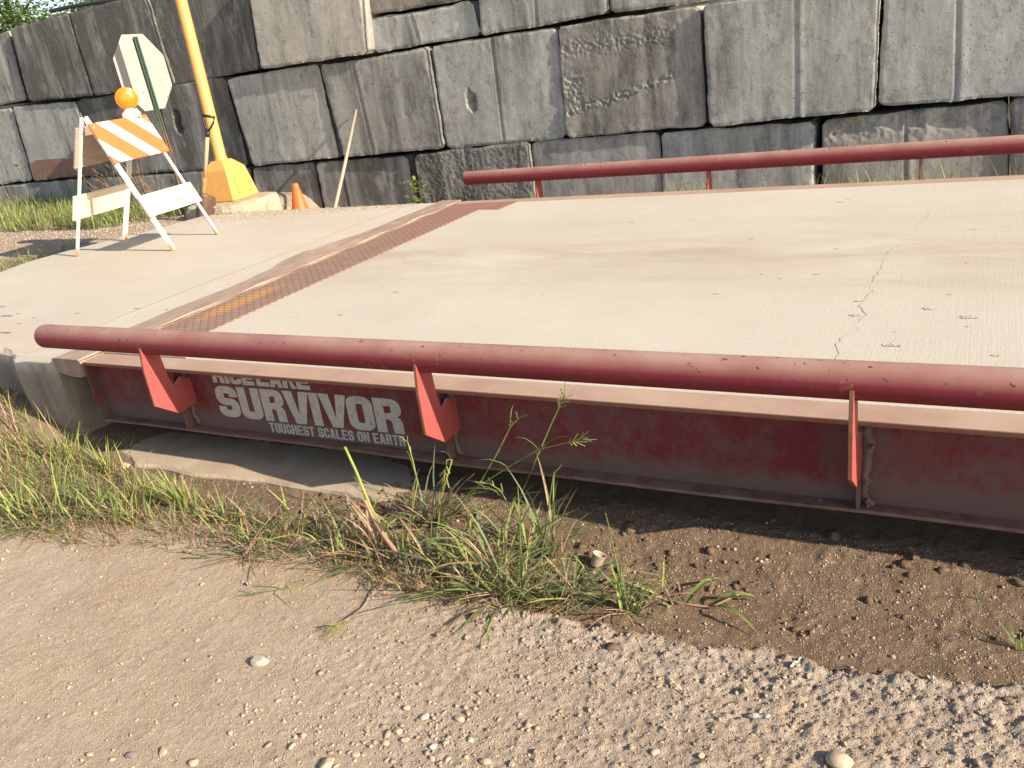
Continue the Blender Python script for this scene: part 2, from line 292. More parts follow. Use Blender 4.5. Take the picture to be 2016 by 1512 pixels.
m = N('pale_stone', .85, .25); n = m.noise(40, 4, .6); m.col(m.mix(m.ramp(n, .35, .65), (.46, .41, .33), (.35, .30, .23))); m.bump(n, .5, .004); M_PALE = m.m
m = N('tan_stone', .85, .25); n = m.noise(40, 4, .6); m.col(m.mix(m.ramp(n, .35, .65), (.50, .37, .25), (.40, .29, .19))); m.bump(n, .5, .004); M_TAN = m.m
m = N('dark_stone', .8, .3); n = m.noise(40, 4, .6); m.col(m.mix(m.ramp(n, .35, .65), (.16, .13, .12), (.25, .20, .17))); M_DKST = m.m

# ================================================================= GROUND
# mud patch outline (front edge y as a function of x), taken at ground level
mx_ = np.array([-1.5, .3, .8, 1.3, 1.9, 2.25, 2.56, 2.88, 3.25, 3.56, 3.9, 6]); my_ = np.array([-.40, -.42, -.50, -.47, -.47, -.52, -.57, -.58, -.56, -.54, -.46, -.42])
def gz(X, Y, fine=True):
    X = np.asarray(X, float); Y = np.asarray(Y, float)
    zf = -.44+.16*sst(-X, .1, .9)+.20*sst(-X, 1.2, 3.0)               # front strip rises to the left
    zf = zf+.05*sst(-X, -.1, .8)*sst(Y, -.9, -.2)*sst(-Y, -.6, .1)
    zb = -.32+.27*sst(-X, 2.45, 2.95)                  # behind the scale
    zl = -.05+0*X
    b = sst(Y, .2, .6)
    z = (zf+.035*sst(X, 1.45, 2.05)*sst(Y, -.22, -.02))*(1-b)+(-.52+.08*sst(X, 1.45, 2.05))*b
    b2 = sst(Y, 3.0, 3.62); z = z*(1-b2)+zb*b2
    l = sst(-X, 2.95, 3.25)*sst(Y, -.2, .8); z = z*(1-l)+zl*l
    fr = my_e(X, Y)                                                   # mud: sunk a little, with a ragged lip
    md = sst(Y, fr-.02, fr+.05)*sst(-Y, -.35, -.1)*sst(X, -.1, .3)
    z = z-.035*md
    if fine:
        rock = sst(X, 1.7, 3.0)*sst(Y, -1.6, -1.0)*(1-sst(Y, fr-.0, fr+.04))   # churned crust at right
        nearx = (Y < .7)
        z = z+np.where(nearx, .010*fbm(X*1.8, Y*1.8, 3, 2)+.0016*fbm(X*9, Y*9, 5, 2)+.0030*np.maximum(vnoise(X*75, Y*75, 6)*vnoise(X*31, Y*31, 8)-.35, 0)*2, .012*fbm(X*3, Y*3, 9, 3))
        r = fbm(X*38, Y*38, 21, 3, .6)
        z = z+np.where(nearx, .0016*r+(.016*np.abs(fbm(X*30, Y*30, 31, 5, .75))+.004*r)*rock*(.35+1.1*vnoise(X*2.6, Y*3.4, 35)), .004*r)
        z = z+np.where(nearx, md*(.010*np.maximum(fbm(X*18+7, Y*18, 41, 3)-.25, 0)*1.6+.0025*r), 0)
        lip = np.exp(-((Y-fr)/.03)**2)*sst(X, .8, 2.2); z = z+np.where(nearx, lip*(.006+.022*fbm(X*16, Y*16, 51, 3)), 0)
        # wheel ruts along the road
        z = z+np.where(Y < -.7, .0025*np.sin((Y+.12*X)*26+2*fbm(X*.8, Y*.8, 61, 2))*sst(-X, -2.6, -1.2), 0)
    return z
def my_e(X, Y): return np.interp(X, mx_, my_)+.06*fbm(X*2.3, Y*.5, 71, 3)+.035*fbm(X*13, Y*11, 73, 4, .65)
def axis(segs):
    a = [segs[0][0]]
    for s, e, st in segs: a += list(np.arange(s, e, st)[1:] if a[-1] == s else np.arange(s, e, st))
    a.append(segs[-1][1]); return np.array(sorted(set(np.round(a, 5))))
xs = axis([(-60, -14, 4), (-14, -6, .35), (-6, -1.4, .045), (-1.4, .2, .012), (.2, 4.9, .0055), (4.9, 8, .1), (8, 60, 5)])
ys = axis([(-60, -8, 5), (-8, -2.3, .3), (-2.3, -1.75, .02), (-1.75, .12, .0055), (.12, .7, .03), (.7, 5.0, .04), (5.0, 12, .5), (12, 60, 6)])
GX, GY = np.meshgrid(xs, ys); GZ = gz(GX, GY)
nx, ny = len(xs), len(ys); I = np.arange(nx*ny).reshape(ny, nx)
Fq = np.stack([I[:-1, :-1], I[:-1, 1:], I[1:, 1:], I[1:, :-1]], -1).reshape(-1, 4)
me = mesh_np('ground', np.stack([GX, GY, GZ], -1).reshape(-1, 3), Fq, M_SOIL, True)
fr = my_e(GX, GY)
R_ = sst(GY+.05*fbm(GX*30, GY*30, 75, 3, .7), fr-.03, fr+.035)*sst(-GY, -.9, -.5)
R_ = R_*(sst(GX, .0, .5)+.75*(1-sst(GX, .0, .5))*sst(GX, -3.5, -2.5))*sst(-GY, -1.6, -1.0)
G_ = sst(GX, 1.6, 3.1)*sst(GY, -1.35, -.8)*(1-R_)*np.clip(.35+1.1*fbm(GX*3.2, GY*4, 36, 4, .6)+.4, 0, 1); G_ = np.clip(G_+.9*np.exp(-((GY-fr+.07)/.06)**2)*sst(GX, 2., 2.8)*(1-R_), 0, 1)
B_ = np.maximum(sst(-GX, 2.6, 3.0)*sst(GY, -.1, .5), sst(GY, 3.3, 3.6)*sst(-GX, -.6, .3))
ca = me.color_attributes.new('soil', 'FLOAT_COLOR', 'POINT'); ca.data.foreach_set('color', np.stack([R_, G_, B_, np.ones_like(R_)], -1).astype(np.float32).ravel())
tag(link('ground', me), kind='structure')
# concrete pad below the scale: its rim is lit in front of the girder
def slabmesh(outline, z0, z1, inset=.012):
    bm = bmesh.new(); loft(bm, [[(x, y, z0) for x, y in outline], [(x, y, z1-inset) for x, y in outline], [(x, y+.012, z1) for x, y in outline]]); return bm
o1 = [(-.25, 3.4), (-.25, .05), (.02, -.01), (.2, -.055)] + [(x, -.095-.02*math.sin(x*3.1)+.035*float(fbm(x*2.3, 1., 5, 2))+.006*float(fbm(x*14, 0., 6, 2))-.03*float(sst(x, 1.2, 1.7))+.12*float(sst(x, 1.75, 2.1))) for x in np.arange(.3, 2.1, .02)] + [(2.14, .10), (2.2, .3), (2.3, .9), (2.4, 3.4)]
o = obj('foundation_pad', slabmesh(o1, -.8, -.458), M_PAD); tag(o, kind='structure')

# ================================================================= APPROACH SLAB
SX = -.21
sl = [(SX, .0), (-.55, .0), (-.60, .02), (-.64, .06), (-.9, .10), (-3.1, .12), (-3.12, 1.0), (-3.1, 1.55), (-3.2, 1.84), (-3.18, 2.19), (-3.03, 2.68), (-2.93, 2.85), (-2.86, 3.5), (-2.2, 3.60), (SX, 3.62)]
root = empty('approach_slab', (0, 0, 0), None, None); tag(root, kind='structure')
def densify(pl, step, jit, rs):
    out = []
    for (a, b) in zip(pl, pl[1:]+pl[:1]):
        L = math.dist(a, b); k = max(1, int(L/step))
        for i in range(k):
            t = i/k; j = jit if i else jit*.3
            out.append((a[0]+(b[0]-a[0])*t+rs.uniform(-j, j), a[1]+(b[1]-a[1])*t+rs.uniform(-j, j)))
    return out
rs_ = random.Random(3); sd = densify(sl[1:], .05, .0022, rs_)
sd = [(SX, 0), *[p for p in sd if p[0] < SX-.01], (SX, 3.62)]
bm = bmesh.new(); loft(bm, [[(x, y+.03, -.7) for x, y in sd], [(x, y-.004, -.10) for x, y in sd], [(x, y+.0, -.028) for x, y in sd]], cap=False)
obj('abutment_wall', bm, M_ABUT, root)
bm = bmesh.new(); rsx = random.Random(9)
r0 = [(x, y, -.028) for x, y in sd]; r1 = [(x+(.012+.01*rsx.random() if x < -3 else 0), y+(.018+.012*rsx.random() if y < 1 else (-.012 if y > 3.4 else 0)), 0) for x, y in sd]
loft(bm, [r0, r1], cap=False); f = bm.faces.new([v for v in bm.verts if abs(v.co.z) < 1e-6][:0] or [bm.verts.new(p) for p in r1]); bmesh.ops.remove_doubles(bm, verts=bm.verts, dist=1e-5)
obj('slab_surface', bm, M_SLAB, root)
# expansion joint of the slab, parallel to the edge angle (thin pale sealant line)
bm = bmesh.new()
for yy in np.arange(.05, 3.5, .12): 
    x = -.52+.012*math.sin(yy*4); x2 = -.52+.012*math.sin((yy+.12)*4)
    if rs_.random() < .92: bm.faces.new([bm.verts.new(p) for p in ((x-.005, yy, .0025), (x+.005, yy, .0025), (x2+.005, yy+.12, .0025), (x2-.005, yy+.12, .0025))])
obj('joint_line', bm, M_SEAL, root)
# steel angle at the slab end, buckled near the middle
bm = bmesh.new(); Y = np.arange(-.012, 3.66, .04); rowsT = []
for y in Y:
    bl = .035*math.exp(-((y-1.9)/.28)**2)+(.03 if 1.66 < y < 1.95 else 0)*1. ; zz = .012+.018*math.exp(-((y-2.0)/.35)**2)+.002*math.sin(y*9)
    xl = SX-.004-bl+.004*math.sin(y*7)
    rowsT.append([(xl, y, zz*.4+.004), (xl+.006, y, zz), (-.028, y, .010+.003*math.sin(y*11)), (-.022, y, .004), (-.022, y, -.075), (-.06, y, -.075), (-.10, y, -.075), (xl+.004, y, -.055)])
loft(bm, rowsT); obj('edge_angle', bm, M_RUST, root)
bm = bmesh.new(); 
for y in Y[:-1]:
    w = .006+.004*math.sin(y*13)+.004*rs_.random(); bm.faces.new([bm.verts.new(p) for p in ((-.021, y, .0055), (-.021+w, y, .0055), (-.021+w, y+.04, .0055), (-.021, y+.04, .0055))])
obj('joint_seal', bm, M_ORUST, root)

# ================================================================= TRUCK SCALE
W = 3.62; L_END = 9.0
sc_ = empty('truck_scale', (0, 0, 0), 'long red steel weighbridge with pale concrete deck and pipe rails on both sides', 'truck scale')
bm = bmesh.new(); box(bm, .36, L_END, .122, W-.122, -.12, .0)
for v in bm.verts:
    pass
o = obj('concrete_deck', bm, M_DECK, sc_, bevel=.006)
deck = o
# crack, chips and scuffs in the deck
cr = [(3.46, 3.48), (3.48, 3.3), (3.50, 3.1), (3.47, 2.9), (3.49, 2.6), (3.45, 2.4), (3.46, 2.21), (3.40, 2.0), (3.355, 1.83), (3.37, 1.6), (3.345, 1.38), (3.365, 1.22), (3.345, 1.07), (3.375, .95), (3.355, .83), (3.37, .76), (3.335, .70), (3.325, .62), (3.35, .51), (3.34, .42), (3.35, .3), (3.36, .13)]
pts = []
for a, b in zip(cr, cr[1:]):
    k = max(2, int(math.dist(a, b)/.022))
    for i in range(k): t = i/k; pts.append((a[0]+(b[0]-a[0])*t+random.uniform(-.009, .009), a[1]+(b[1]-a[1])*t))
bm = bmesh.new()
for (a, b) in zip(pts, pts[1:]):
    w = (.0002+.0016*float(vnoise(a[1]*9, 0, 4))**1.5)*(1.2 if a[1] < 1.6 else .6)
    cv_ = [bm.verts.new(p) for p in ((a[0]-w, a[1], .0012), (a[0]+w, a[1], .0012))]
    if a is not pts[0]: bm.faces.new((lastc[0], lastc[1], cv_[1], cv_[0]))
    lastc = cv_
obj('crack', bm, M_CRACK, deck)
def blob(bm, x, y, z, rx, ry, n=11):
    vs = [bm.verts.new((x+rx*math.cos(2*math.pi*i/n)*random.uniform(.45, 1.1), y+ry*math.sin(2*math.pi*i/n)*random.uniform(.45, 1.1), z)) for i in range(n)]
    bm.faces.new(vs)
for u, v, r in [(1905, 625, 22), (1826, 608, 14), (1758, 680, 20), (1682, 621, 12), (1655, 398, 13), (1480, 470, 12), (1918, 452, 12), (1690, 593, 10), (780, 575, 14), (670, 620, 11), (840, 518, 7), (752, 565, 6), (1130, 470, 6), (1070, 580, 6), (1646, 490, 8), (1500, 540, 7), (1960, 700, 9), (1870, 580, 7)]:
    p = pz(u, v, 0); bm = bmesh.new(); blob(bm, p[0], p[1], .0018, r*.0019, r*.0011); obj('spall', bm, M_CHIP, deck)
for _ in range(30):
    bm = bmesh.new()
    x, y = random.uniform(.5, 7), random.uniform(.25, 3.4); s = random.uniform(.004, .014)
    blob(bm, x, y, .0012, s*1.6, s*.6); obj('scuff', bm, M_SCUFF, deck)
for u, v, r in [(5, 604, 16), (12, 622, 24), (35, 618, 8), (66, 626, 8), (38, 637, 8), (12, 655, 22), (100, 640, 14), (152, 617, 9), (270, 608, 12), (328, 610, 7), (292, 637, 6), (348, 606, 4), (170, 533, 6), (208, 532, 8), (195, 535, 5), (665, 462, 5), (560, 432, 4), (450, 560, 5), (400, 500, 4), (720, 428, 4), (480, 530, 6), (300, 560, 5), (620, 440, 5)]:
    p = pz(u, v, 0); bm = bmesh.new(); blob(bm, p[0], p[1], .0016, r*.0028, r*.0008); obj('tyre_scuff', bm, M_SCUFF, root)
# tread plate and the two corner plates
bm = bmesh.new(); box(bm, 0.0, .358, .30, 3.315, -.012, .003); obj('tread_plate', bm, M_TREAD, sc_, bevel=.002)
bm = bmesh.new(); prism(bm, [(.0, .124), (.575, .124), (.555, .297), (.0, .297)], lambda p: (p[0], p[1], -.011), lambda p: (p[0], p[1], .0045)); obj('corner_plate', bm, M_RUST, sc_, bevel=.002)
bm = bmesh.new(); prism(bm, [(.0, 3.318), (.555, 3.22), (.575, 3.496), (.0, 3.496)], lambda p: (p[0], p[1], -.0105), lambda p: (p[0], p[1], .0045)); obj('corner_plate', bm, M_REDPLATE, sc_, bevel=.002)
# ---- girders
def girder(side):
    s = 1 if side == 0 else -1; y0 = 0 if side == 0 else W
    Yf = lambda y: y0+s*y
    bm = bmesh.new(); box(bm, .004, L_END, min(Yf(.052), Yf(.060)), max(Yf(.052), Yf(.060)), -.298, -.018)
    g = obj('girder', bm, M_WEB, sc_)
    bm = bmesh.new(); box(bm, 0, L_END, min(Yf(0), Yf(.1195)), max(Yf(0), Yf(.1195)), -.018, .001)
    obj('top_flange', bm, M_FLANGE, g, bevel=.004)
    # bottom flange with a slight sag wave and dirt heaped on it
    bm = bmesh.new(); rr = []
    for x in np.arange(.004, L_END+.1, .1):
        zz = .004*math.sin(x*2.1)+.002*math.sin(x*5.7)
        rr.append([(x, Yf(0), -.312+zz), (x, Yf(0), -.300+zz), (x, Yf(.1), -.298), (x, Yf(.1), -.312)])
    loft(bm, rr); obj('bottom_flange', bm, M_FLDIRT, g, bevel=.003)
    for x in ([.604, 2.025, 3.472, 4.86, 6.26, 7.66] if side == 0 else [.604, 2.004, 3.452, 4.86, 6.26]):
        bm = bmesh.new(); box(bm, x-.005, x+.005, min(Yf(.002), Yf(.0515)), max(Yf(.002), Yf(.0515)), -.2985, -.0185); st = obj('stiffener', bm, M_WEB, g, bevel=.001)
        bm = bmesh.new(); rd = random.Random(int(x*100)+side)           # dried mud caught behind the stiffener
        n = 26; rr = []
        for i in range(n):
            z = -.292+i*.27/n; w = .010+.030*float(vnoise(i*.45, x*9, 3))+.004*rd.random(); t = .003+.008*float(vnoise(i*.6, x*7, 4))
            rr.append([(x+.0055, Yf(.0512), z), (x+.0055, Yf(.0512-t-.004), z), (x+.0055+w*.6, Yf(.0512-t*.7), z), (x+.0055+w, Yf(.0512), z)])
        loft(bm, rr); obj('mud_crust', bm, M_MUDFILM, st, smooth=True)
    bm = bmesh.new(); box(bm, .0, .0038+.004, min(Yf(.001), Yf(.119)), max(Yf(.001), Yf(.119)), -.311, -.0185)
    for v in bm.verts: v.co.x += 0
    obj('end_plate', bm, M_WEB, g, bevel=.001)
    return g
gn = girder(0); gf = girder(1)
# mud clods on the lower flange
for i, (u, v, r) in enumerate([(1614, 988, 8), (1712, 990, 11), (1690, 1000, 7), (1022, 918, 5), (1170, 937, 4), (1716, 880, 6)]):
    p = py(u, v, .035); bm = bmesh.new(); bmesh.ops.create_icosphere(bm, subdivisions=2, radius=r*.0014)
    for q in bm.verts: q.co *= random.uniform(.65, 1.25)
    for q in bm.verts: q.co += Vector(p)
    obj('mud_clod', bm, M_MUDFILM, gn)
# ---- guard rails
def rail(side):
    s = 1 if side == 0 else -1; y0 = 0 if side == 0 else W; Yf = lambda y: y0+s*y
    x0 = -.055 if side == 0 else -.005; r = .0545; yc = Yf(-.1); zc = .1666
    bm = bmesh.new(); rr = []
    for x, k in [(x0, .955), (x0+.006, .99), (x0+.012, 1.)]+[(x, 1) for x in np.arange(.5, L_END+.6, .5)]: rr.append(ring((x, yc, zc), r*k, (1, 0, 0), 48))
    loft(bm, rr); g = obj('guard_rail', bm, M_RED, sc_, smooth=False)
    for p in g.data.polygons: p.use_smooth = len(p.vertices) == 4
    for x in ([.655, 2.06, 3.472, 4.91, 6.33, 7.75] if side == 0 else [.64, 2.0, 3.37, 4.75, 6.13, 7.5]):
        poly = [(-.152, .176), (-.168, .05), (-.168, -.105), (-.060, -.186), (.0505, -.182), (.0505, -.06), (.0, -.034), (-.045, -.060), (-.060, -.012), (-.070, .10), (-.078, .125)]
        bm = bmesh.new(); prism(bm, poly, lambda p: (x-.006, Yf(p[0]), p[1]), lambda p: (x+.006, Yf(p[0]), p[1])); b = obj('bracket', bm, M_BRK, g, bevel=.0012); b.data.materials.append(M_RUSTEDGE)
        for p in b.data.polygons:
            if abs(p.normal.x) < .5: p.material_index = 1
        bm = bmesh.new(); box(bm, x-.0085, x-.0065, min(Yf(-.167), Yf(-.150)), max(Yf(-.167), Yf(-.150)), -.10, .02)
        bm.free()
        bm = bmesh.new(); bmesh.ops.create_icosphere(bm, subdivisions=2, radius=.008)
        for q in bm.verts: q.co = Vector((q.co.x*1.3+x, q.co.y*.6+Yf(-.150), q.co.z*.9+.172))
        obj('weld', bm, M_BRK, b, smooth=True)
    return g
rail(0); rail(1)
# ---- lettering on the web: stroke-built heavy condensed capitals
def rr_path(x0, x1, y0, y1, rx, ry, n=5):
    P = []
    for cx, cy, a0 in ((x1-rx, y1-ry, 0), (x0+rx, y1-ry, 90), (x0+rx, y0+ry, 180), (x1-rx, y0+ry, 270)):
        for i in range(n+1): a = math.radians(a0+90*i/n); P.append((cx+rx*math.cos(a), cy+ry*math.sin(a)))
    return P
def glyph(ch, w, t, h):                      # returns list of loops (even-odd fill), width 0..w, height 0..1; t stem, h bar thickness
    ro = min(w*.38, .9); ri = max(ro-t, .04); RO, RI = (ro, min(.22, .5)), (ri, max(.22-h, .05))
    if ch == 'O': return [rr_path(0, w, 0, 1, *RO), rr_path(t, w-t, h, 1-h, *RI)]
    if ch == 'U':
        o = [p for p in rr_path(0, w, 0, 1, *RO)][12:]; i = [p for p in rr_path(t, w-t, h, 1, *RI)][12:]
        return [[(0, 1)]+o+[(w, 1), (w-t, 1)]+i[::-1]+[(t, 1)]]
    if ch in 'CG':
        o = rr_path(0, w, 0, 1, *RO); i = rr_path(t, w-t, h, 1-h, *RI)
        if ch == 'C': return [[(w, .62)]+o[:]+[(w, .38), (w-t, .38)]+i[::-1]+[(w-t, .62)]]
        return [[(w, .66)]+o[:18]+[(w-.6*t-.03, 0.05), (w-.4*t, 0), (w, 0), (w, .54), (w*.52, .54), (w*.52, .40), (w-t, .40)]+i[:18][::-1]+[(w-t, .66)]]
    if ch == 'S':
        m0, m1 = .5-h*.5, .5+h*.5
        ou = rr_path(0, w, m0, 1, ro, .22); iu = rr_path(t, w-t, m1, 1-h, ri, max(.2-h, .04)); ol = rr_path(0, w, 0, m1, ro, .22); il = rr_path(t, w-t, h, m0, ri, max(.2-h, .04))
        return [[(w, .66)]+ou[:18]+[(w-ro, m0)]+[il[k] for k in range(5, -1, -1)]+[il[k] for k in range(23, 11, -1)]+[(t, .34), (0, .34)]+ol[12:24]+ol[:6]+[(ro, m1)]+[iu[k] for k in range(17, 5, -1)][0:]+[iu[k] for k in range(5, -1, -1)]+[(w-t, .66)]]
    if ch == 'R': return [[(0, 0), (0, 1), (w*.66, 1), (w*.85, .96), (w*.96, .87), (w, .76), (w, .64), (w*.94, .54), (w*.82, .485), (w*.93, .43), (w*.985, .33), (w*.985, .08), (w, 0), (w-t*1.02, 0), (w-t*1.08, .08), (w-t*1.08, .30), (w-t*1.15, .36), (w-t*1.4, .39), (t, .39), (t, 0)],
                           [(t, 1-h), (w-t*1.35, 1-h), (w-t*1.05, .80), (w-t*1.0, .70), (w-t*1.05, .60), (w-t*1.35, .39+h*.85), (t, .39+h*.85)]]
    if ch == 'V': return [[(0, 1), (t*1.06, 1), (w/2, .30), (w-t*1.06, 1), (w, 1), (w/2+t*.56, 0), (w/2-t*.56, 0)]]
    if ch == 'I': return [[(0, 0), (t, 0), (t, 1), (0, 1)]]
    if ch == 'L': return [[(0, 0), (w, 0), (w, h*1.05), (t, h*1.05), (t, 1), (0, 1)]]
    if ch == 'E': return [[(0, 0), (w, 0), (w, h), (t, h), (t, .5-h*.45), (w*.92, .5-h*.45), (w*.92, .5+h*.45), (t, .5+h*.45), (t, 1-h), (w, 1-h), (w, 1), (0, 1)]]
    if ch == 'T': return [[(w/2-t/2, 0), (w/2+t/2, 0), (w/2+t/2, 1-h), (w, 1-h), (w, 1), (0, 1), (0, 1-h), (w/2-t/2, 1-h)]]
    if ch == 'H': return [[(0, 0), (t, 0), (t, .5-h/2), (w-t, .5-h/2), (w-t, 0), (w, 0), (w, 1), (w-t, 1), (w-t, .5+h/2), (t, .5+h/2), (t, 1), (0, 1)]]
    if ch == 'N': return [[(0, 0), (t*.9, 0), (t*.9, .62), (w-t*.95, 0), (w, 0), (w, 1), (w-t*.9, 1), (w-t*.9, .38), (t*.95, 1), (0, 1)]]
    if ch == 'A': return [[(0, 0), (t, 0), (t*1.12, .2), (w-t*1.12, .2), (w-t, 0), (w, 0), (w/2+t*.62, 1), (w/2-t*.62, 1)], [(t*1.22, .2+h*.9), (w-t*1.22, .2+h*.9), (w/2, .80)]]
    if ch == 'K': return [[(0, 0), (t, 0), (t, .34), (w*.50, .52), (w-t*1.05, 0), (w, 0), (w*.66, .62), (w, 1), (w-t*1.05, 1), (t, .60), (t, 1), (0, 1)]]
    return []
def lettering(name, items, X0, X1, Z0, Z1, parent, slope=0., y=.0505):
    tot = sum(a[1] for a in items); cv = bpy.data.curves.new(name, 'CURVE'); cv.dimensions = '2D'; cv.fill_mode = 'BOTH'; x = 0; k = (X1-X0)/tot
    for ch, adv, w, t, h in items:
        for lp in glyph(ch, w, t, h):
            sp = cv.splines.new('POLY'); sp.points.add(len(lp)-1); sp.use_cyclic_u = True
            for i, (px_, py_) in enumerate(lp):
                xx = (x+px_)*k; sp.points[i].co = (xx, py_*(Z1-Z0)+slope*xx, 0, 1)
        x += adv
    tmp = bpy.data.objects.new('tmp', cv); C.objects.link(tmp); dg = bpy.context.evaluated_depsgraph_get(); me = bpy.data.meshes.new_from_object(tmp.evaluated_get(dg)); bpy.data.objects.remove(tmp)
    me.transform(Matrix(((1, 0, 0, X0), (0, 0, -1, y), (0, 1, 0, Z0), (0, 0, 0, 1)))); me.materials.clear(); me.materials.append(M_LETTER)
    return link(name, me, parent)
def fw(s, w, t, h, gap, sp=.5, ov={}):
    r = []
    for c_ in s:
        if c_ == ' ': r.append((' ', sp, 0, 0, 0)); continue
        ww = ov.get(c_, w); r.append((c_, ww+gap, ww, t, h))
    return r
lettering('lettering_main', [('S', 1.01, .96, .36, .235), ('U', 1.0, .94, .36, .24), ('R', .96, .94, .36, .22), ('V', 1.07, 1.06, .37, .2), ('I', .39, .35, .36, .2), ('V', 1.03, 1.06, .37, .2)]+[('O', 1.02, .97, .36, .22), ('R', .98, .98, .36, .22)], .792, 1.80, -.238, -.088, gn, .006)
lettering('lettering_slogan', fw('TOUGHEST SCALES ON EARTH', .62, .235, .17, .07, .34, {'I': .24}), 1.072, 1.795, -.291, -.245, gn, .008)
lettering('lettering_maker', fw('RICE', .98, .36, .27, .06, .3, {'I': .36})+[(' ', .12, 0, 0, 0)]+fw('LAKE', 1.0, .36, .27, .05), .80, 1.362, -.0745, -.0035, gn, .004)

# ================================================================= RETAINING WALL
WY = 4.9
blk = [ # corners in the photograph (TL, TR, BR, BL), face offset, (stain, tone, warm), groove position, label
 ((-75, 92), (13, 62), (50, 196), (-62, 216), .02, (.35, .62, .35), None, 'grey top row block at the left end of the wall'),
 ((17, 56), (133, 26), (183, 187), (57, 199), -.03, (.72, .50, .2), None, 'black stained top row block above the red painted patch, left of the sign'),
 ((135, 25), (281, -14), (338, 167), (186, 187), -.02, (.72, .50, .2), None, 'black stained top row block directly behind the octagonal sign'),
 ((286, -14), (479, -60), (508, 134), (343, 169), .03, (.75, .50, .15), None, 'dark streaked top row block crossed by the yellow pole'),
 ((482, -60), (700, -105), (721, 104), (512, 135), -.09, (.30, .66, .4), None, 'large jutting block with a sunlit right edge, upper row beside the yellow pole'),
 ((715, 41), (928, 3), (944, 67), (738, 103), .04, (.32, .70, .1), .45, 'low whitish block wedged beneath the rough brown block'),
 ((708, -90), (912, -130), (928, -4), (718, 30), .03, (.45, .46, .8), None, 'rough brown block at the top edge above the low whitish block'),
 ((932, -120), (1190, -160), (1195, 25), (948, 69), .0, (.5, .64, .1), .46, 'streaked block at the top edge with a seam down its middle'),
 ((1199, -140), (1378, -170), (1383, 2), (1201, 24), .01, (.42, .60, .2), None, 'streaked block at the top edge right above the honeycombed block'),
 ((-80, 234), (20, 212), (62, 353), (-55, 370), .02, (.3, .66, .3), None, 'middle row block at the left edge of the wall'),
 ((24, 211), (148, 201), (190, 345), (66, 354), .0, (.28, .60, .15), None, 'middle row block with a faded red painted patch along its bottom'),
 ((152, 199), (300, 174), (344, 337), (194, 345), .03, (.62, .52, .1), None, 'dark middle row block behind the striped barricade'),
 ((304, 173), (440, 152), (488, 326), (348, 337), .03, (.68, .50, .1), None, 'dark middle row block with a hole, behind the shovel and pole'),
 ((446, 157), (626, 127), (665, 309), (497, 326), -.02, (.30, .64, .1), None, 'grey middle row block right of the pole, with pole shadow across it'),
 ((630, 131), (838, 95), (870, 290), (676, 309), -.05, (.46, .54, .15), .32, 'middle row block with scratched figures that the wooden stick leans on'),
 ((850, 92), (1094, 55), (1112, 271), (880, 292), .0, (.40, .62, .1), .5, 'middle row block with a small broken hole in its left half'),
 ((1097, 54), (1375, 13), (1388, 247), (1116, 270), -.02, (.48, .54, .4), None, 'honeycombed block with a diagonal pour line in the middle row'),
 ((1385, 9), (1731, -42), (1721, 216), (1397, 248), -.06, (.40, .60, .2), .55, 'big pale block with a central vertical seam in the middle row above the far rail'),
 ((1741, -44), (2110, -95), (2110, 180), (1732, 209), -.02, (.22, .62, .1), .42, 'big smooth pitted block at the top right corner'),
 ((-80, 374), (168, 352), (186, 470), (-70, 480), .02, (.45, .56, .2), None, 'bottom row block at the far left behind the green grass'),
 ((172, 352), (342, 343), (352, 460), (190, 470), .02, (.5, .52, .1), None, 'bottom row block behind the lower boards of the barricade'),
 ((347, 341), (493, 331), (505, 450), (357, 458), .03, (.5, .48, .1), None, 'bottom row block behind the shovel and yellow pole base'),
 ((498, 331), (617, 322), (640, 440), (510, 450), .01, (.62, .48, .1), None, 'bottom row block behind the orange cone'),
 ((621, 322), (800, 309), (824, 430), (645, 440), .0, (.55, .50, .1), .28, 'bottom row block behind the foot of the leaning stick'),
 ((816, 306), (1036, 281), (1052, 420), (834, 430), -.04, (.62, .46, .2), None, 'rough textured dark bottom row block behind the left end of the far rail'),
 ((1046, 280), (1297, 262), (1303, 405), (1058, 420), .02, (.42, .54, .1), None, 'bottom row block behind the first post of the far rail'),
 ((1302, 262), (1602, 242), (1603, 385), (1308, 405), .01, (.30, .60, .05), None, 'smooth grey bottom row block behind the second post of the far rail'),
 ((1620, 240), (1983, 199), (1983, 370), (1620, 385), .02, (.40, .60, .4), .47, 'bottom row block with a broken top edge behind the third post of the far rail'),
 ((1992, 198), (2260, 165), (2260, 350), (1990, 370), -.01, (.5, .54, .2), None, 'bottom row block at the right edge behind the far rail'),
]
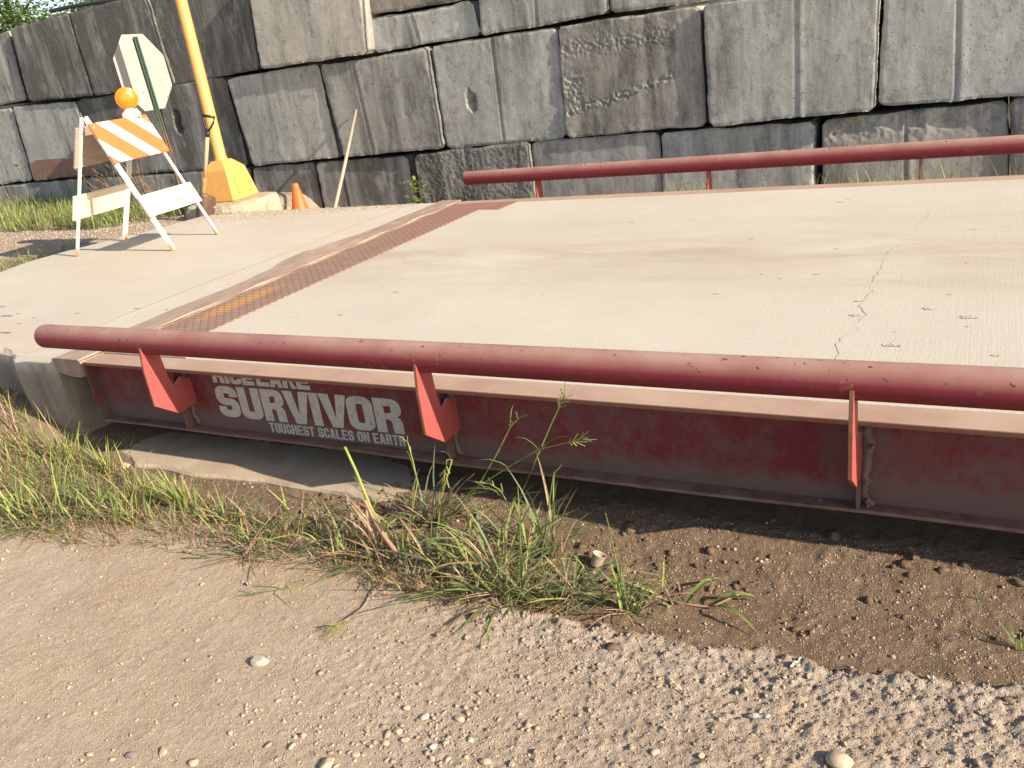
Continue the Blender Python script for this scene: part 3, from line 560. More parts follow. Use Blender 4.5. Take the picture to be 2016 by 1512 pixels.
def block(i, TL, TR, BR, BL, off, colr, groove, label):
    yb = WY+off; cs = [py(*c, yb) for c in (TL, TR, BR, BL)]; P = [np.array([c[0], c[2]]) for c in cs]
    if TL[1] < 70 and i in (0, 1, 2, 3): pass
    wid = np.hypot(*(P[1]-P[0])); hei = np.hypot(*(P[3]-P[0])); gs = .008 if i in (16, 24, 27) else .014; nu = int(wid/gs)+2; nv = int(hei/gs)+2
    S, T = np.meshgrid(np.linspace(0, 1, nu), np.linspace(0, 1, nv))
    X = P[0][0]*(1-S)*(1-T)+P[1][0]*S*(1-T)+P[2][0]*S*T+P[3][0]*(1-S)*T
    Z = P[0][1]*(1-S)*(1-T)+P[1][1]*S*(1-T)+P[2][1]*S*T+P[3][1]*(1-S)*T
    cx, cz = X.mean(), Z.mean(); s0 = 100+i*13
    # ragged outline
    ed = np.minimum(np.minimum(S, 1-S)*wid, np.minimum(T, 1-T)*hei); k = np.exp(-ed/.04)
    X = X+k*.011*fbm(X*7, Z*7, s0, 3)+np.sign(S-.5)*k*.007; Z = Z+k*.013*fbm(X*6, Z*6+3, s0+1, 3)+np.sign(.5-T)*k*.007
    # rounded corners
    du = np.minimum(S, 1-S)*wid; dv = np.minimum(T, 1-T)*hei; rc = .035
    a = np.clip(1-du/rc, 0, 1); b = np.clip(1-dv/rc, 0, 1); c_ = a*b
    X = X-np.sign(S-.5)*c_*.018; Z = Z-np.sign(.5-T)*c_*.018
    r = .010+.040*np.clip(fbm(X*4, Z*4, s0+2, 3)-.02, 0, 1)
    q = np.clip(ed/r, 0, 1); Yd = r*(1-np.sqrt(1-(1-q)**2+1e-9))
    rough = 1.8 if i in (6, 24) else 1.
    Yd = Yd+rough*(.0022*fbm(X*2, Z*2, s0+3, 3)+.0012*fbm(X*22, Z*22, s0+4, 3))
    Yd = Yd+k*.010*np.clip(fbm(X*16, Z*16, s0+5, 3), -.2, 1)
    if i == 24: Yd = Yd+.007*fbm(X*34, Z*34, s0+6, 4, .7)
    if groove: Yd = Yd+.010*np.exp(-((S-groove)*wid/.008)**2)-.004*np.exp(-((S-groove)*wid-.03)**2/.0006)
    if i == 15: Yd = Yd+.06*sst(.9-np.hypot((S-.27)*wid/.05, (T-.55)*hei/.12)+.8*fbm(X*14, Z*14, 5, 3), 0, .35)*(1+.9*fbm(X*30, Z*30, 7, 2))
    if i == 12: Yd = Yd+.06*sst(.9-np.hypot((S-.2)*wid/.06, (T-.45)*hei/.15)+.8*fbm(X*14, Z*14, 6, 3), 0, .35)*(1+.9*fbm(X*30, Z*30, 8, 2))
    if i == 16:                       # honeycomb along the pour line
        ln = T-(.78-.28*S)-.03*fbm(S*6, T*0, 8, 2); band = np.exp(-(ln/.035)**2)+.8*np.exp(-((S-.07)/.08)**2)*sst(T, .35, .5)*sst(-T, -.8, -.7)+.6*np.exp(-((T-.2)/.08)**2)
        Yd = Yd+band*.019*np.clip(fbm(X*48, Z*48, 9, 2)+.12, -.15, 1)+.006*sst(-ln, 0, .02)
    if i == 27: Yd = Yd+.07*np.clip(np.exp(-(T/.20)**2)*(fbm(S*6, T*4, 12, 4, .7)+.25), 0, 1)+.01*np.exp(-(T/.25)**2)*fbm(X*30, Z*30, 13, 3)
    if i in (14,):                    # scratched figures
        for (gx, gy, gr) in ((.63, .27, .035), (.74, .56, .05), (.86, .62, .02)): dd = np.hypot((S-gx)*wid, (T-gy)*hei*.6); Yd = Yd+.003*np.exp(-((dd-gr+.01*fbm(S*12, T*12, 3, 2))/.005)**2)
    tilt = random.Random(i).uniform(-.012, .012)*(S-.5)+random.Random(i+90).uniform(-.006, .006)*(T-.5)
    Y = yb+Yd+tilt
    V = np.stack([X-cx, Y-yb, Z-cz], -1).reshape(-1, 3); I = np.arange(nu*nv).reshape(nv, nu)
    Fq = np.stack([I[:-1, :-1], I[1:, :-1], I[1:, 1:], I[:-1, 1:]], -1).reshape(-1, 4)
    bd = np.concatenate([I[0, :], I[1:, -1], I[-1, -2::-1], I[-2:0:-1, 0]]); rings_ = []; V = list(map(tuple, V)); prev = bd; FF = [Fq]
    for dy in (.05, .2, .72):
        st = len(V); rd = rng.uniform(-.003, .003, (len(bd), 2)) if dy < .7 else np.zeros((len(bd), 2))
        for q_, j in enumerate(bd): v = V[j]; V.append((v[0]+rd[q_, 0], dy, v[2]+rd[q_, 1]))
        cur = np.arange(st, st+len(bd)); FF.append(np.stack([prev, cur, np.roll(cur, -1), np.roll(prev, -1)], -1)); prev = cur
    Fq = np.concatenate(FF)[:, ::-1]
    me = mesh_np('concrete_block', V, Fq[:, ::-1], M_BLOCK, True)
    o = link('concrete_block', me); o.location = (cx, yb, cz); o.color = colr+(1,)
    tag(o, label, 'concrete block', 'big concrete blocks stacked in the retaining wall')
    return o
BL_ = [block(i, *b) for i, b in enumerate(blk)]
# faded red patch on one block
b = BL_[10]; pts_ = [(60, 322), (78, 314), (120, 312), (160, 313), (186, 322), (189, 344), (130, 350), (68, 354)]
bm = bmesh.new(); me_ = b.data
# painted patch follows the block's own surface
sel = set(); P2 = [py(u, v, WY) for u, v in pts_]; poly2 = [(p[0]-b.location.x, p[2]-b.location.z) for p in P2]
def inside(x, z):
    c = False
    for (x1, z1), (x2, z2) in zip(poly2, poly2[1:]+poly2[:1]):
        if (z1 > z) != (z2 > z) and x < (x2-x1)*(z-z1)/(z2-z1)+x1: c = not c
    return c
vm = {}
for p in me_.polygons:
    if p.center.y < .05 and inside(p.center.x, p.center.z):
        vs = []
        for vi in p.vertices:
            if vi not in vm: co = me_.vertices[vi].co; vm[vi] = bm.verts.new((co.x, co.y-.003, co.z))
            vs.append(vm[vi])
        bm.faces.new(vs)
o = obj('painted_patch', bm, M_PATCH, b, smooth=True); o['label'] = 'faded red paint patch'
# earth bank behind the wall
bm = bmesh.new(); X = np.arange(-16, 14, .5); rr = []
for x in X: rr.append([(x, WY+.80, -1), (x, WY+.80, 2.02+.05*math.sin(x)), (x, WY+3, 2.05), (x, WY+14, 1.6), (x, WY+14, -1)])
loft(bm, rr); tag(obj('earth_bank', bm, M_SOIL), kind='structure')
# rows out of frame above and to the right, and left of frame, so the wall reads as continuing
# hose along the wall top
bm = bmesh.new(); hp = [py(u, v, WY+.22) for u, v in [(100, 22), (135, 14), (200, 4), (280, -8), (380, -26), (480, -60)]]; tube(bm, [Vector(p)+Vector((0, 0, .0)) for p in hp], .022, 10)
tag(obj('black_hose', bm, M_HOSE, smooth=True), 'black pipe lying along the top of the block wall under the tree', 'hose')

# ================================================================= YELLOW LIGHT POLE
Nc, Lc, Rc = pz(462, 398, .07), pz(406, 396, .07), pz(504, 386, .07)
ctr = (Lc+Rc)/2; pc = Vector((ctr[0], ctr[1], 0))
half = .245; ang = math.atan2(Nc[1]-ctr[1], Nc[0]-ctr[0])
pole = empty('light_pole', (pc.x, pc.y, .07), 'tall yellow light pole on a boxy yellow base beside the wall', 'light pole')
bm = bmesh.new()
def sq(h, z): return [(h*math.cos(ang+i*math.pi/2), h*math.sin(ang+i*math.pi/2), z) for i in range(4)]
D = (np.linalg.norm((Lc-Rc)[:2]))/2
loft(bm, [sq(D, 0), sq(D*.985, .03), sq(D*.74, .30), sq(D*.40, .375), sq(D*.36, .385)]); obj('pole_base', bm, M_YEL, pole, bevel=.012)
bm = bmesh.new(); loft(bm, [ring((0, 0, .36), .066, (0, 0, 1), 32), ring((0, 0, .40), .064, (0, 0, 1), 32), ring((0, 0, .41), .057, (0, 0, 1), 32), ring((0, 0, 2.5), .053, (0, 0, 1), 32), ring((0, 0, 6), .045, (0, 0, 1), 32)])
o = obj('pole', bm, M_YEL, pole, smooth=True)
# panel on the right face
bm = bmesh.new(); 
cA, cB = math.cos(ang), math.sin(ang); cA2, cB2 = math.cos(ang+math.pi/2), math.sin(ang+math.pi/2)
def fp(s, z):   # point on the right face
    h = D*(.985-(.245)*(z-.03)/.27)+.004; return (h*(cA*(1-s)+cA2*s), h*(cB*(1-s)+cB2*s), z)
loft(bm, [[fp(.28, .06), fp(.82, .06), fp(.82, .25), fp(.28, .25)], [tuple(np.array(fp(s, z))*np.array([1.025, 1.025, 1])) for s, z in ((.28, .06), (.82, .06), (.82, .25), (.28, .25))]]); obj('access_cover', bm, M_YEL, pole, bevel=.002)
# rough concrete footing
fx = pz(526, 398, .03)[0]
ou = []; rd = random.Random(4)
for a in np.linspace(0, 2*math.pi, 30, endpoint=False):
    c_, s_ = math.cos(a), math.sin(a); e = (abs(c_)**5+abs(s_)**5)**(-1/5); ou.append((pc.x+.04+e*c_*(.37+rd.uniform(-.015, .015)), pc.y-.02+e*s_*(.37+rd.uniform(-.015, .015))))
bm = bmesh.new(); loft(bm, [[(x, y, -.4) for x, y in ou], [(x, y, .0) for x, y in ou], [(pc.x+(x-pc.x)*.97, pc.y+(y-pc.y)*.97, .055+rd.uniform(-.008, .008)) for x, y in ou], [(pc.x+(x-pc.x)*.88, pc.y+(y-pc.y)*.88, .069) for x, y in ou]])
o = obj('pole_footing', bm, M_FOOT, None, smooth=False); tag(o, 'rough concrete footing under the yellow light pole', 'footing')

# ================================================================= OCTAGONAL SIGN (seen from the back)
sy = 4.42; T0, T1 = Vector(py(262, 73, sy)), Vector(py(345, 345, sy)); ax = (T0-T1).normalized(); base = T1+(T1-T0).normalized()*((T1.z+.1)/ax.z)
sg = empty('stop_sign', tuple(base), 'leaning octagonal sign seen from its pale back on a green post, behind the barricade', 'sign')
nrm = Vector((math.cos(math.radians(9)), math.sin(math.radians(9)), 0)); nrm = (nrm-ax*nrm.dot(ax)).normalized(); wd = ax.cross(nrm)   # wd: sideways in sign plane
Lp = (T0-base).length; U = ax
if wd.y < 0: wd = -wd
def basisobj(o):     # object frame: X = wd, Y = -nrm, Z = ax
    return o
PM = Matrix((tuple(wd)+(0,), tuple(-nrm)+(0,), tuple(ax)+(0,), (0, 0, 0, 1))).transposed()
PM = Matrix([[wd.x, -nrm.x, ax.x, 0], [wd.y, -nrm.y, ax.y, 0], [wd.z, -nrm.z, ax.z, 0], [0, 0, 0, 1]])
bm = bmesh.new(); # U-channel post with holes hinted by a row of small raised studs
prof = [(-.030, -.004), (-.030, 0), (-.014, 0), (-.010, .022), (.010, .022), (.014, 0), (.030, 0), (.030, -.004), (.011, -.004), (.007, .018), (-.007, .018), (-.011, -.004)]
loft(bm, [[(x, y-.028, z) for x, y in prof] for z in (0, Lp)]); o = obj('post', bm, M_POST, sg); o.matrix_local = PM
bm = bmesh.new()
for k in range(int(Lp/.03)):
    z = .02+k*.03; loft(bm, [[(x*.0045, y_, z+zz*.006) for x, zz in ((1, 0), (.5, 1), (-.5, 1), (-1, 0), (-.5, -1), (.5, -1))] for y_ in (-.0335, -.0320)])
m_h = N('hole_dark', 1, 0); m_h.col((.01, .012, .011)); o = obj('post_holes', bm, m_h.m, sg); o.matrix_local = PM
R8 = .415; zc_ = Lp-.355
oc = [(R8*math.cos(math.radians(22.5+45*i)), R8*math.sin(math.radians(22.5+45*i))) for i in range(8)]
bm = bmesh.new(); loft(bm, [[(x, .0, z) for x, z in oc], [(x, .0025, z) for x, z in oc]]); o = obj('sign_panel', bm, M_SIGN, sg, bevel=.001); o.matrix_local = PM @ Matrix.Translation((0, 0, zc_))
bm = bmesh.new(); loft(bm, [[(x*.985, .0030, z*.985) for x, z in oc], [(x*.985, .0036, z*.985) for x, z in oc]]); o = obj('sign_face', bm, M_SIGNF, sg); o.matrix_local = PM @ Matrix.Translation((0, 0, zc_))

# ================================================================= BARRICADE
bc = Vector((-2.29, 2.345, 0)); rz = math.radians(7.6)
bar = empty('barricade', tuple(bc), 'folding A-frame barricade with orange and white striped board and amber light', 'barricade', rz=rz)
sp, hw, H = .497, .275, 1.045
def leg(sx, sy_):
    bm = bmesh.new(); a = Vector((sx*sp, sy_*hw, 0.0)); b_ = Vector((sx*.012, sy_*hw, H)); d = (b_-a).normalized(); n_ = Vector((0, 1, 0)); q = d.cross(n_)
    w, t, th = .033, .026, .0035     # angle section
    pr = [(0, 0), (w, 0), (w, th), (th, th), (th, t), (0, t)]
    rings_ = [[c+q*(-sx)*(-1)*(u-w/2)*1+n_*(-sy_)*(v) for u, v in pr] for c in (a, b_)]
    loft(bm, rings_); return bm
for sx in (1, -1):
    for s_ in (-1, 1): obj('leg', leg(sx, s_), M_WHITE, bar)
def onleg(sx, z): return sx*(sp+(.012-sp)*z/H)
def board(name, sx, z0, z1, mat, ext=.03, t=.016, out=.026, dz=0):
    x0, x1 = onleg(sx, z0), onleg(sx, z1); a = Vector((x0, 0, z0)); b_ = Vector((x1, 0, z1)); d = (b_-a); L = d.length; d = d/L; n_ = Vector((sx*d.z, 0, -sx*d.x)).normalized()
    if n_.x*sx < 0: n_ = -n_
    # object frame: X = normal, Y = along, Z = up the board
    bm = bmesh.new(); box(bm, -t/2, t/2, -hw-ext, hw+ext, -L/2, L/2); o = obj(name, bm, mat, bar, bevel=.0025)
    c = (a+b_)/2+n_*(out)
    M = Matrix([[n_.x, 0, d.x, c.x], [0, 1, 0, 0], [n_.z, 0, d.z, c.z], [0, 0, 0, 1]]); o.matrix_local = M; return o, M
sb, MS = board('striped_board', 1, .685, .985, M_STRIPE, .03); board('lower_board', 1, .265, .425, M_BOARD, .03)
board('back_board', -1, .68, .97, M_WOODBACK, .03); board('lower_board', -1, .285, .47, M_BOARD2, .03)
for x_, z_ in ((-.28, .13), (.28, .13), (-.28, -.13), (.28, -.13)):
    bm = bmesh.new(); loft(bm, [ring((.008+k, x_, z_), r, (1, 0, 0), 10) for k, r in ((0, .011), (.004, .010), (.006, .004))]); o = obj('bolt', bm, M_GREYP, sb)
for s_ in (-1, 1):
    bm = bmesh.new(); loft(bm, [ring((-.03, s_*(hw+.004), H-.03), .008, (0, 1, 0), 10), ring((-.03, s_*(hw+.02), H-.03), .008, (0, 1, 0), 10)]); bm.free()
# warning light: centred near the right half of the striped board's top edge
lw = empty('warning_light', (0, 0, 0), None, None); lw.parent = bar; del lw
wl = bpy.data.objects['warning_light']
pl = Vector(py(264, 236, 2.32)); pl_l = Matrix.Rotation(-rz, 4, 'Z') @ (pl-bc); wl.scale = (.82, .82, .82); wl.location = (onleg(1, .985)-.005, .185, .985); wl.rotation_euler = (0, 0, math.radians(-42))
# frame: +X faces the viewer side
bm = bmesh.new(); rr = []
for z_, wy, wx in ((0, .085, .045), (.045, .088, .046), (.055, .083, .044), (.078, .055, .034), (.088, .048, .03)):
    rr.append([(wx*sx_, wy*sy_2, z_) for sx_, sy_2 in ((1, 1), (1, .7), (1, -.7), (1, -1), (-1, -1), (-1, 1))])
loft(bm, rr); obj('battery_case', bm, M_GREYP, wl, bevel=.005)
bm = bmesh.new(); box(bm, .0462, .0492, -.02, .03, .012, .045); m_g = N('case_label', .6, .3); m_g.col((.33, .33, .34)); obj('case_badge', bm, m_g.m, wl, bevel=.003)
Zl = .185
bm = bmesh.new(); rr = [ring((x, 0, Zl), r, (1, 0, 0), 40) for x, r in ((-.036, .03), (-.033, .065), (-.022, .088), (-.010, .096), (-.011, .104), (.011, .104), (.010, .096), (.022, .088), (.033, .065), (.036, .03))]; loft(bm, rr); o = obj('lens', bm, M_LENS, wl, smooth=True)
bm = bmesh.new(); box(bm, -.022, .022, -.035, .035, .080, .096); obj('lens_neck', bm, M_GREYP, wl, bevel=.004)

# ================================================================= SHOVEL, CONE, STICK
g0 = Vector(py(411, 226, 3.72)); e0 = Vector(py(399, 421, 3.50))
shv = empty('shovel', tuple(e0), 'wooden handled shovel with black D grip leaning on the yellow pole base', 'shovel')
d = (g0-e0); Lh = d.length; d.normalize(); side = Vector((AR[0], AR[1], 0)).normalized(); side = (side-d*side.dot(d)).normalized(); fw_ = d.cross(side)
def P3(s, l, f=0): return tuple(side*s+d*l+fw_*f)
bm = bmesh.new(); tube(bm, [P3(0, Lh*.36), P3(0, Lh*.6), P3(0, Lh*.79)], .0185, 14); obj('handle', bm, M_WOOD, shv, smooth=True)
bm = bmesh.new(); tube(bm, [P3(0, .17, -.02), P3(0, Lh*.25, -.008), P3(0, Lh*.37)], [.015, .019, .0215], 14); obj('socket', bm, M_ORUST, shv, smooth=True)
bm = bmesh.new()
tube(bm, [P3(0, Lh*.78), P3(0, Lh*.84)], .020, 12)
for s_ in (-1, 1): tube(bm, [P3(0, Lh*.83), P3(s_*.022, Lh*.87), P3(s_*.048, Lh*.93), P3(s_*.050, Lh*.985)], .010, 8)
tube(bm, [P3(-.056, Lh*.985), P3(.056, Lh*.985)], .013, 10); obj('grip', bm, M_BLACK, shv, smooth=True)
bm = bmesh.new(); n = 9; rr = []
for l, w, dish in ((-.12, .030, .03), (-.08, .072, .05), (-.02, .092, .07), (.09, .096, .075), (.165, .090, .06), (.20, .030, .012)):
    a = [P3(w*(2*i/(n-1)-1), l, -.035+dish*(2*i/(n-1)-1)**2*1.6) for i in range(n)]; b2 = [tuple(Vector(p)+fw_*.004) for p in a]; rr.append(a+b2[::-1])
loft(bm, rr); obj('blade', bm, M_SHOV, shv, smooth=True)
ct = Vector(py(580, 361, 3.86)); cn = empty('traffic_cone', (ct.x, ct.y, ct.z-.46), 'small orange traffic cone between the pole footing and the leaning stick', 'cone')
bm = bmesh.new(); loft(bm, [ring((0, 0, z), r, (0, 0, 1), 28) for z, r in ((.02, .125), (.03, .122), (.44, .030), (.455, .028), (.46, .022))]); obj('cone_body', bm, M_CONE, cn, smooth=True)
bm = bmesh.new(); box(bm, -.15, .15, -.15, .15, 0, .022); obj('cone_base', bm, M_CONE, cn, bevel=.006)
s0, s1 = Vector(py(659, 411, 3.72)), Vector(py(701, 217, 4.83)); s0 = s0-(s1-s0).normalized()*.2
bm = bmesh.new(); tube(bm, [s0, (s0+s1)/2+Vector((0.006, 0, .0)), s1], [.0165, .016, .0145], 12); o = obj('wooden_stick', bm, M_WOODG, None, smooth=True); tag(o, 'long bare wooden handle leaning against the block wall', 'wooden handle')

# ================================================================= STONES
def rockmesh(bm, r, sq_, rd, sub=2):
    res = bmesh.ops.create_icosphere(bm, subdivisions=sub, radius=r)
    pl_ = [(Vector((rd.gauss(0, 1), rd.gauss(0, 1), rd.gauss(0, 1))).normalized(), rd.uniform(.62, .95)) for _ in range(9)]
    for v in res['verts']:
        for n_, k in pl_:
            dd = v.co.dot(n_)/r
            if dd > k: v.co -= n_*(dd-k)*r
        v.co = Vector((v.co.x*sq_[0], v.co.y*sq_[1], v.co.z*sq_[2]))
    return res['verts']
def stone(u, v, wpx, mat, label, sq_=(1, .7, .6), rot=0, seed=0, round_=False, group='larger loose stones on the dirt road'):
    p = pz(u, v, -.44); z = float(gz(p[0], p[1])); p = pz(u, v, z+.006); dist = np.linalg.norm(p-CAM); r = wpx/2*dist/F_PX
    bm = bmesh.new(); rockmesh(bm, r, sq_, random.Random(seed), 3)
    o = obj('stone', bm, mat, None, smooth=round_); o.location = (p[0], p[1], z+r*sq_[2]*.45); o.rotation_euler = (0, 0, rot); tag(o, label, 'stone', group); return o
stone(512, 1303, 36, M_PALE, 'pale angular stone alone on the bare dirt road', (1.05, .60, .62), .5, 5, group=None)
big = [(1655, 1497, 54, 'tan'), (904, 1413, 26, 'tan'), (835, 1409, 22, 'pale'), (798, 1455, 22, 'tan'), (852, 1468, 20, 'pale'), (782, 1437, 24, 'tan'), (645, 1503, 34, 'tan'), (320, 1478, 24, 'tan'), (257, 1485, 22, 'dark'), (452, 1441, 14, 'pale'), (758, 1460, 18, 'tan'), (700, 1483, 20, 'tan'), (1170, 1102, 0, ''), (1430, 1250, 0, ''), (955, 1498, 26, 'tan'), (1040, 1425, 18, 'tan'), (850, 1490, 18, 'tan'), (925, 1455, 18, 'pale'), (690, 1480, 16, 'tan'), (1290, 1478, 22, 'pale'), (1380, 1485, 16, 'tan'), (175, 1484, 18, 'tan'), (380, 1499, 22, 'tan'), (800, 1392, 18, 'tan')]
names = {'tan': ('tan rounded stone', M_TAN), 'pale': ('whitish angular stone', M_PALE), 'dark': ('dark grey stone', M_DKST)}
labs = ['large tan cobble at the bottom edge right of centre', 'round tan stone, uppermost of the cobbles at the bottom centre', 'oblong whitish stone left of the uppermost cobble', 'tan stone in the middle of the bottom cobble patch', 'whitish upright stone right of the middle tan one in the cobble patch', 'flat tan stone at the left of the cobble patch', 'wide flat tan stone at the bottom edge, left of the cobble patch', 'flat oval tan stone beside the dark grey one', 'dark grey stone at the lower left of the road', 'small whitish stone between the oval tan stone and the cobble patch', 'small tan stone in the left half of the cobble patch', 'flat tan stone low in the left of the cobble patch', '', '', 'tan stone at the very bottom edge under the cobble patch', 'small tan stone right of the uppermost cobble', 'low tan stone at the bottom of the cobble patch', 'whitish stone at the right side of the cobble patch', 'small dull stone just beside the flat low one', 'whitish stone in the churned crust at the bottom', 'small tan stone in the churned crust, left of the large cobble', 'small tan stone at the bottom left of the road', 'tan stone at the bottom edge, right of the oval one', 'tan stone at the upper left of the cobble patch']
for i, (u, v, w_, k) in enumerate(big):
    if w_: stone(u, v, w_*.9, names[k][1], labs[i], (1, random.Random(i).uniform(.6, .9), .5), random.Random(i+50).uniform(-.6, 1.2), 20+i, True)
stone(247, 918, 20, M_TAN, 'tan stone at the foot of the concrete abutment', (1, .8, .7), 0, 77, group=None)
stone(385, 922, 10, M_PALE, 'small whitish pebble at the sunlit rim of the pad', (1, .8, .7), 0, 78, group=None)
# gravel: a mass of small stones, one object
def gravel(name, Nn, xr, yr, rmin, rmax, dens, mat, seed, zoff=.25, fine=False):
    r_ = np.random.RandomState(seed); bm = bmesh.new(); bmesh.ops.create_icosphere(bm, subdivisions=1, radius=1) if not fine else bmesh.ops.create_cone(bm, segments=4, radius1=1, radius2=.45, depth=1.3, cap_ends=True, cap_tris=True)
    bmesh.ops.triangulate(bm, faces=bm.faces); bm.verts.ensure_lookup_table(); V0 = np.array([v.co[:] for v in bm.verts]); F0 = np.array([[v.index for v in f.verts] for f in bm.faces]); bm.free()
    x = r_.uniform(*xr, Nn); y = r_.uniform(*yr, Nn); k = r_.rand(Nn) < dens(x, y); x, y = x[k], y[k]; n_ = len(x); z = gz(x, y)
    s = rmin*(rmax/rmin)**(r_.rand(n_)**2.6)
    a = r_.uniform(0, 6.28, n_); sx = s*r_.uniform(.8, 1.4, n_); sy2 = s*r_.uniform(.6, 1, n_); sz = s*r_.uniform(.45, .85, n_)
    V = V0[None]*(1+r_.uniform(-.42, .32, (n_, len(V0), 1))); V = V*np.stack([sx, sy2, sz], -1)[:, None]
    ca_, sa = np.cos(a)[:, None], np.sin(a)[:, None]; V = np.stack([V[..., 0]*ca_-V[..., 1]*sa, V[..., 0]*sa+V[..., 1]*ca_, V[..., 2]], -1)
    V = V+np.stack([x, y, z+sz*zoff], -1)[:, None]; Fq = (F0[None]+(np.arange(n_)*len(V0))[:, None, None]).reshape(-1, 3)
    o = link(name, mesh_np(name, V.reshape(-1, 3), Fq, mat)); return o
def dens_front(x, y):
    fr = my_e(x, y); d_ = .25+.55*sst(x, 1.5, 2.6)+.2*vnoise(x*3, y*3, 5)
    patch = np.exp(-(((x-2.55)/.45)**2+((y+1.12)/.25)**2)); return np.clip(d_+patch, 0, 1)*np.where((y > fr), .55, 1)*np.where((x < .6) & (y > -.5), .3, 1)*np.where(y > -.05, .12, 1)
o = gravel('gravel', 14000, (-1.2, 4.9), (-1.75, .1), .0020, .0085, dens_front, M_PEB, 3); tag(o, 'small loose pebbles scattered over the dirt', 'gravel', kind='stuff')
o = gravel('grit', 230000, (-1.2, 4.9), (-1.75, .05), .0010, .0042, lambda x, y: np.clip(.5+.4*sst(x, .5, 2.5)+.9*fbm(x*4, y*4, 61, 3), .08, 1), M_PEB, 33, .15, True); tag(o, 'fine grit on the dirt road', 'grit', kind='stuff')
o = gravel('pebble_patch', 900, (1.9, 3.4), (-1.35, -.92), .004, .012, lambda x, y: np.exp(-(((x-2.5)/.35)**2+((y+1.14)/.13)**2))*.8+.04, M_PEB, 8, .1); tag(o, 'patch of rounder pebbles at the bottom centre', 'gravel', kind='stuff')
o = gravel('mud_clods', 3200, (.4, 4.9), (-.70, .05), .003, .024, lambda x, y: np.clip(.25+.9*(fbm(x*5, y*5, 88, 2)), 0, 1)*(y > my_e(x, y)-.08), M_SOIL, 9, .2)
ca = o.data.color_attributes.new('soil', 'FLOAT_COLOR', 'POINT'); ca.data.foreach_set('color', np.tile(np.array([1, 0, 0, 1], np.float32), len(o.data.vertices))); tag(o, 'crumbs of brown mud on the damp strip', 'mud crumbs', kind='stuff')
o = gravel('crust_crumbs', 6500, (1.9, 4.9), (-1.6, -.45), .003, .010, lambda x, y: sst(x, 1.9, 3)*sst(y, -1.5, -.8)*(y < my_e(x, y)+.03)*np.clip(.5+fbm(x*6, y*6, 91, 2), 0, 1), M_SOIL, 10, .2)
ca = o.data.color_attributes.new('soil', 'FLOAT_COLOR', 'POINT'); ca.data.foreach_set('color', np.tile(np.array([0, 1, 0, 1], np.float32), len(o.data.vertices))); tag(o, 'crumbs of pale dried crust at the road edge', 'dirt crumbs', kind='stuff')
o = gravel('slab_grit', 9000, (-3.1, -.4), (2.6, 3.62), .003, .007, lambda x, y: sst(y, 2.9+.25*(x+2.5), 3.6)*.9*(x > -2.8), M_PEB, 12, .3); o.data.transform(Matrix.Identity(4))
co = np.empty(len(o.data.vertices)*3, np.float32); o.data.vertices.foreach_get('co', co); co = co.reshape(-1, 3); g_ = gz(co[:, 0], co[:, 1]); co[:, 2] += (-g_+.001); o.data.vertices.foreach_set('co', co.ravel()); tag(o, 'fine gravel spilled on the far edge of the slab', 'gravel', kind='stuff')
o = gravel('verge_gravel', 9000, (-6.5, -2.9), (1.0, 4.6), .006, .016, lambda x, y: .8+0*x, M_PEB, 13, .3); tag(o, 'gravel between the slab and the wall', 'gravel', kind='stuff')
# scraps of litter
m = N('thin_plastic', .5, .4); n = m.noise(30, 4); m.col(m.mix(m.ramp(n, .35, .65), (.36, .36, .32), (.27, .255, .215))); M_SCRAP = m.m
m = N('dead_leaf', .8, .2); m.col((.30, .15, .07)); M_DLEAF = m.m
for u, v, w_, h_, ang_, mt, lb, ct_ in [(1495, 1414, .055, .022, .3, M_SCRAP, 'crumpled greenish plastic film pressed into the dirt crust at lower right', 'plastic scrap'), (1567, 1308, .045, .010, 1.1, M_SCRAP, 'curled white plastic strip where the crust meets the mud', 'plastic scrap'), (1330, 1352, .055, .018, -.6, M_TAN, 'flat thin shard lying on the road between the strip and the bare dirt', 'shard'), (1832, 1338, .022, .014, .2, M_SCRAP, 'small white scrap at the mud edge at the far right', 'plastic scrap'), (368, 1087, .022, .014, .2, M_DLEAF, 'small brown dead leaf at the road edge under the straggling clump', 'leaf'), (491, 1152, .016, .020, .8, M_SCRAP, 'tiny blue grey plastic bit on the dirt beside the green runner', 'plastic scrap'), (760, 1112+60, .024, .008, .4, M_DLEAF, 'short brown dead leaf below the purple stems', 'leaf')]:
    p = gpt0 = pz(u, v, -.44); z0 = float(gz(p[0], p[1])); p = pz(u, v, z0); rd = random.Random(int(u)); n_ = 9; rws = []
    for i in range(n_):
        a = i/(n_-1)*2-1; wd_ = h_*(1-abs(a)**3*.8)*rd.uniform(.75, 1.1); lift = .004+.008*abs(math.sin(a*3+u))*(1 if mt is M_SCRAP else .3); jx = rd.uniform(-.15, .15)*w_/n_
        rws.append([(a*w_/2+jx, -wd_/2, lift*rd.uniform(.3, 1)), (a*w_/2, 0, lift+.004*rd.random()), (a*w_/2+jx, wd_/2, lift*rd.uniform(.2, 1)), (a*w_/2, 0, lift-.0012)])
    bm = bmesh.new(); loft(bm, rws); o = obj(ct_.replace(' ', '_'), bm, mt); o.location = (p[0], p[1], z0+.001); o.rotation_euler = (0, 0, ang_); tag(o, lb, ct_)
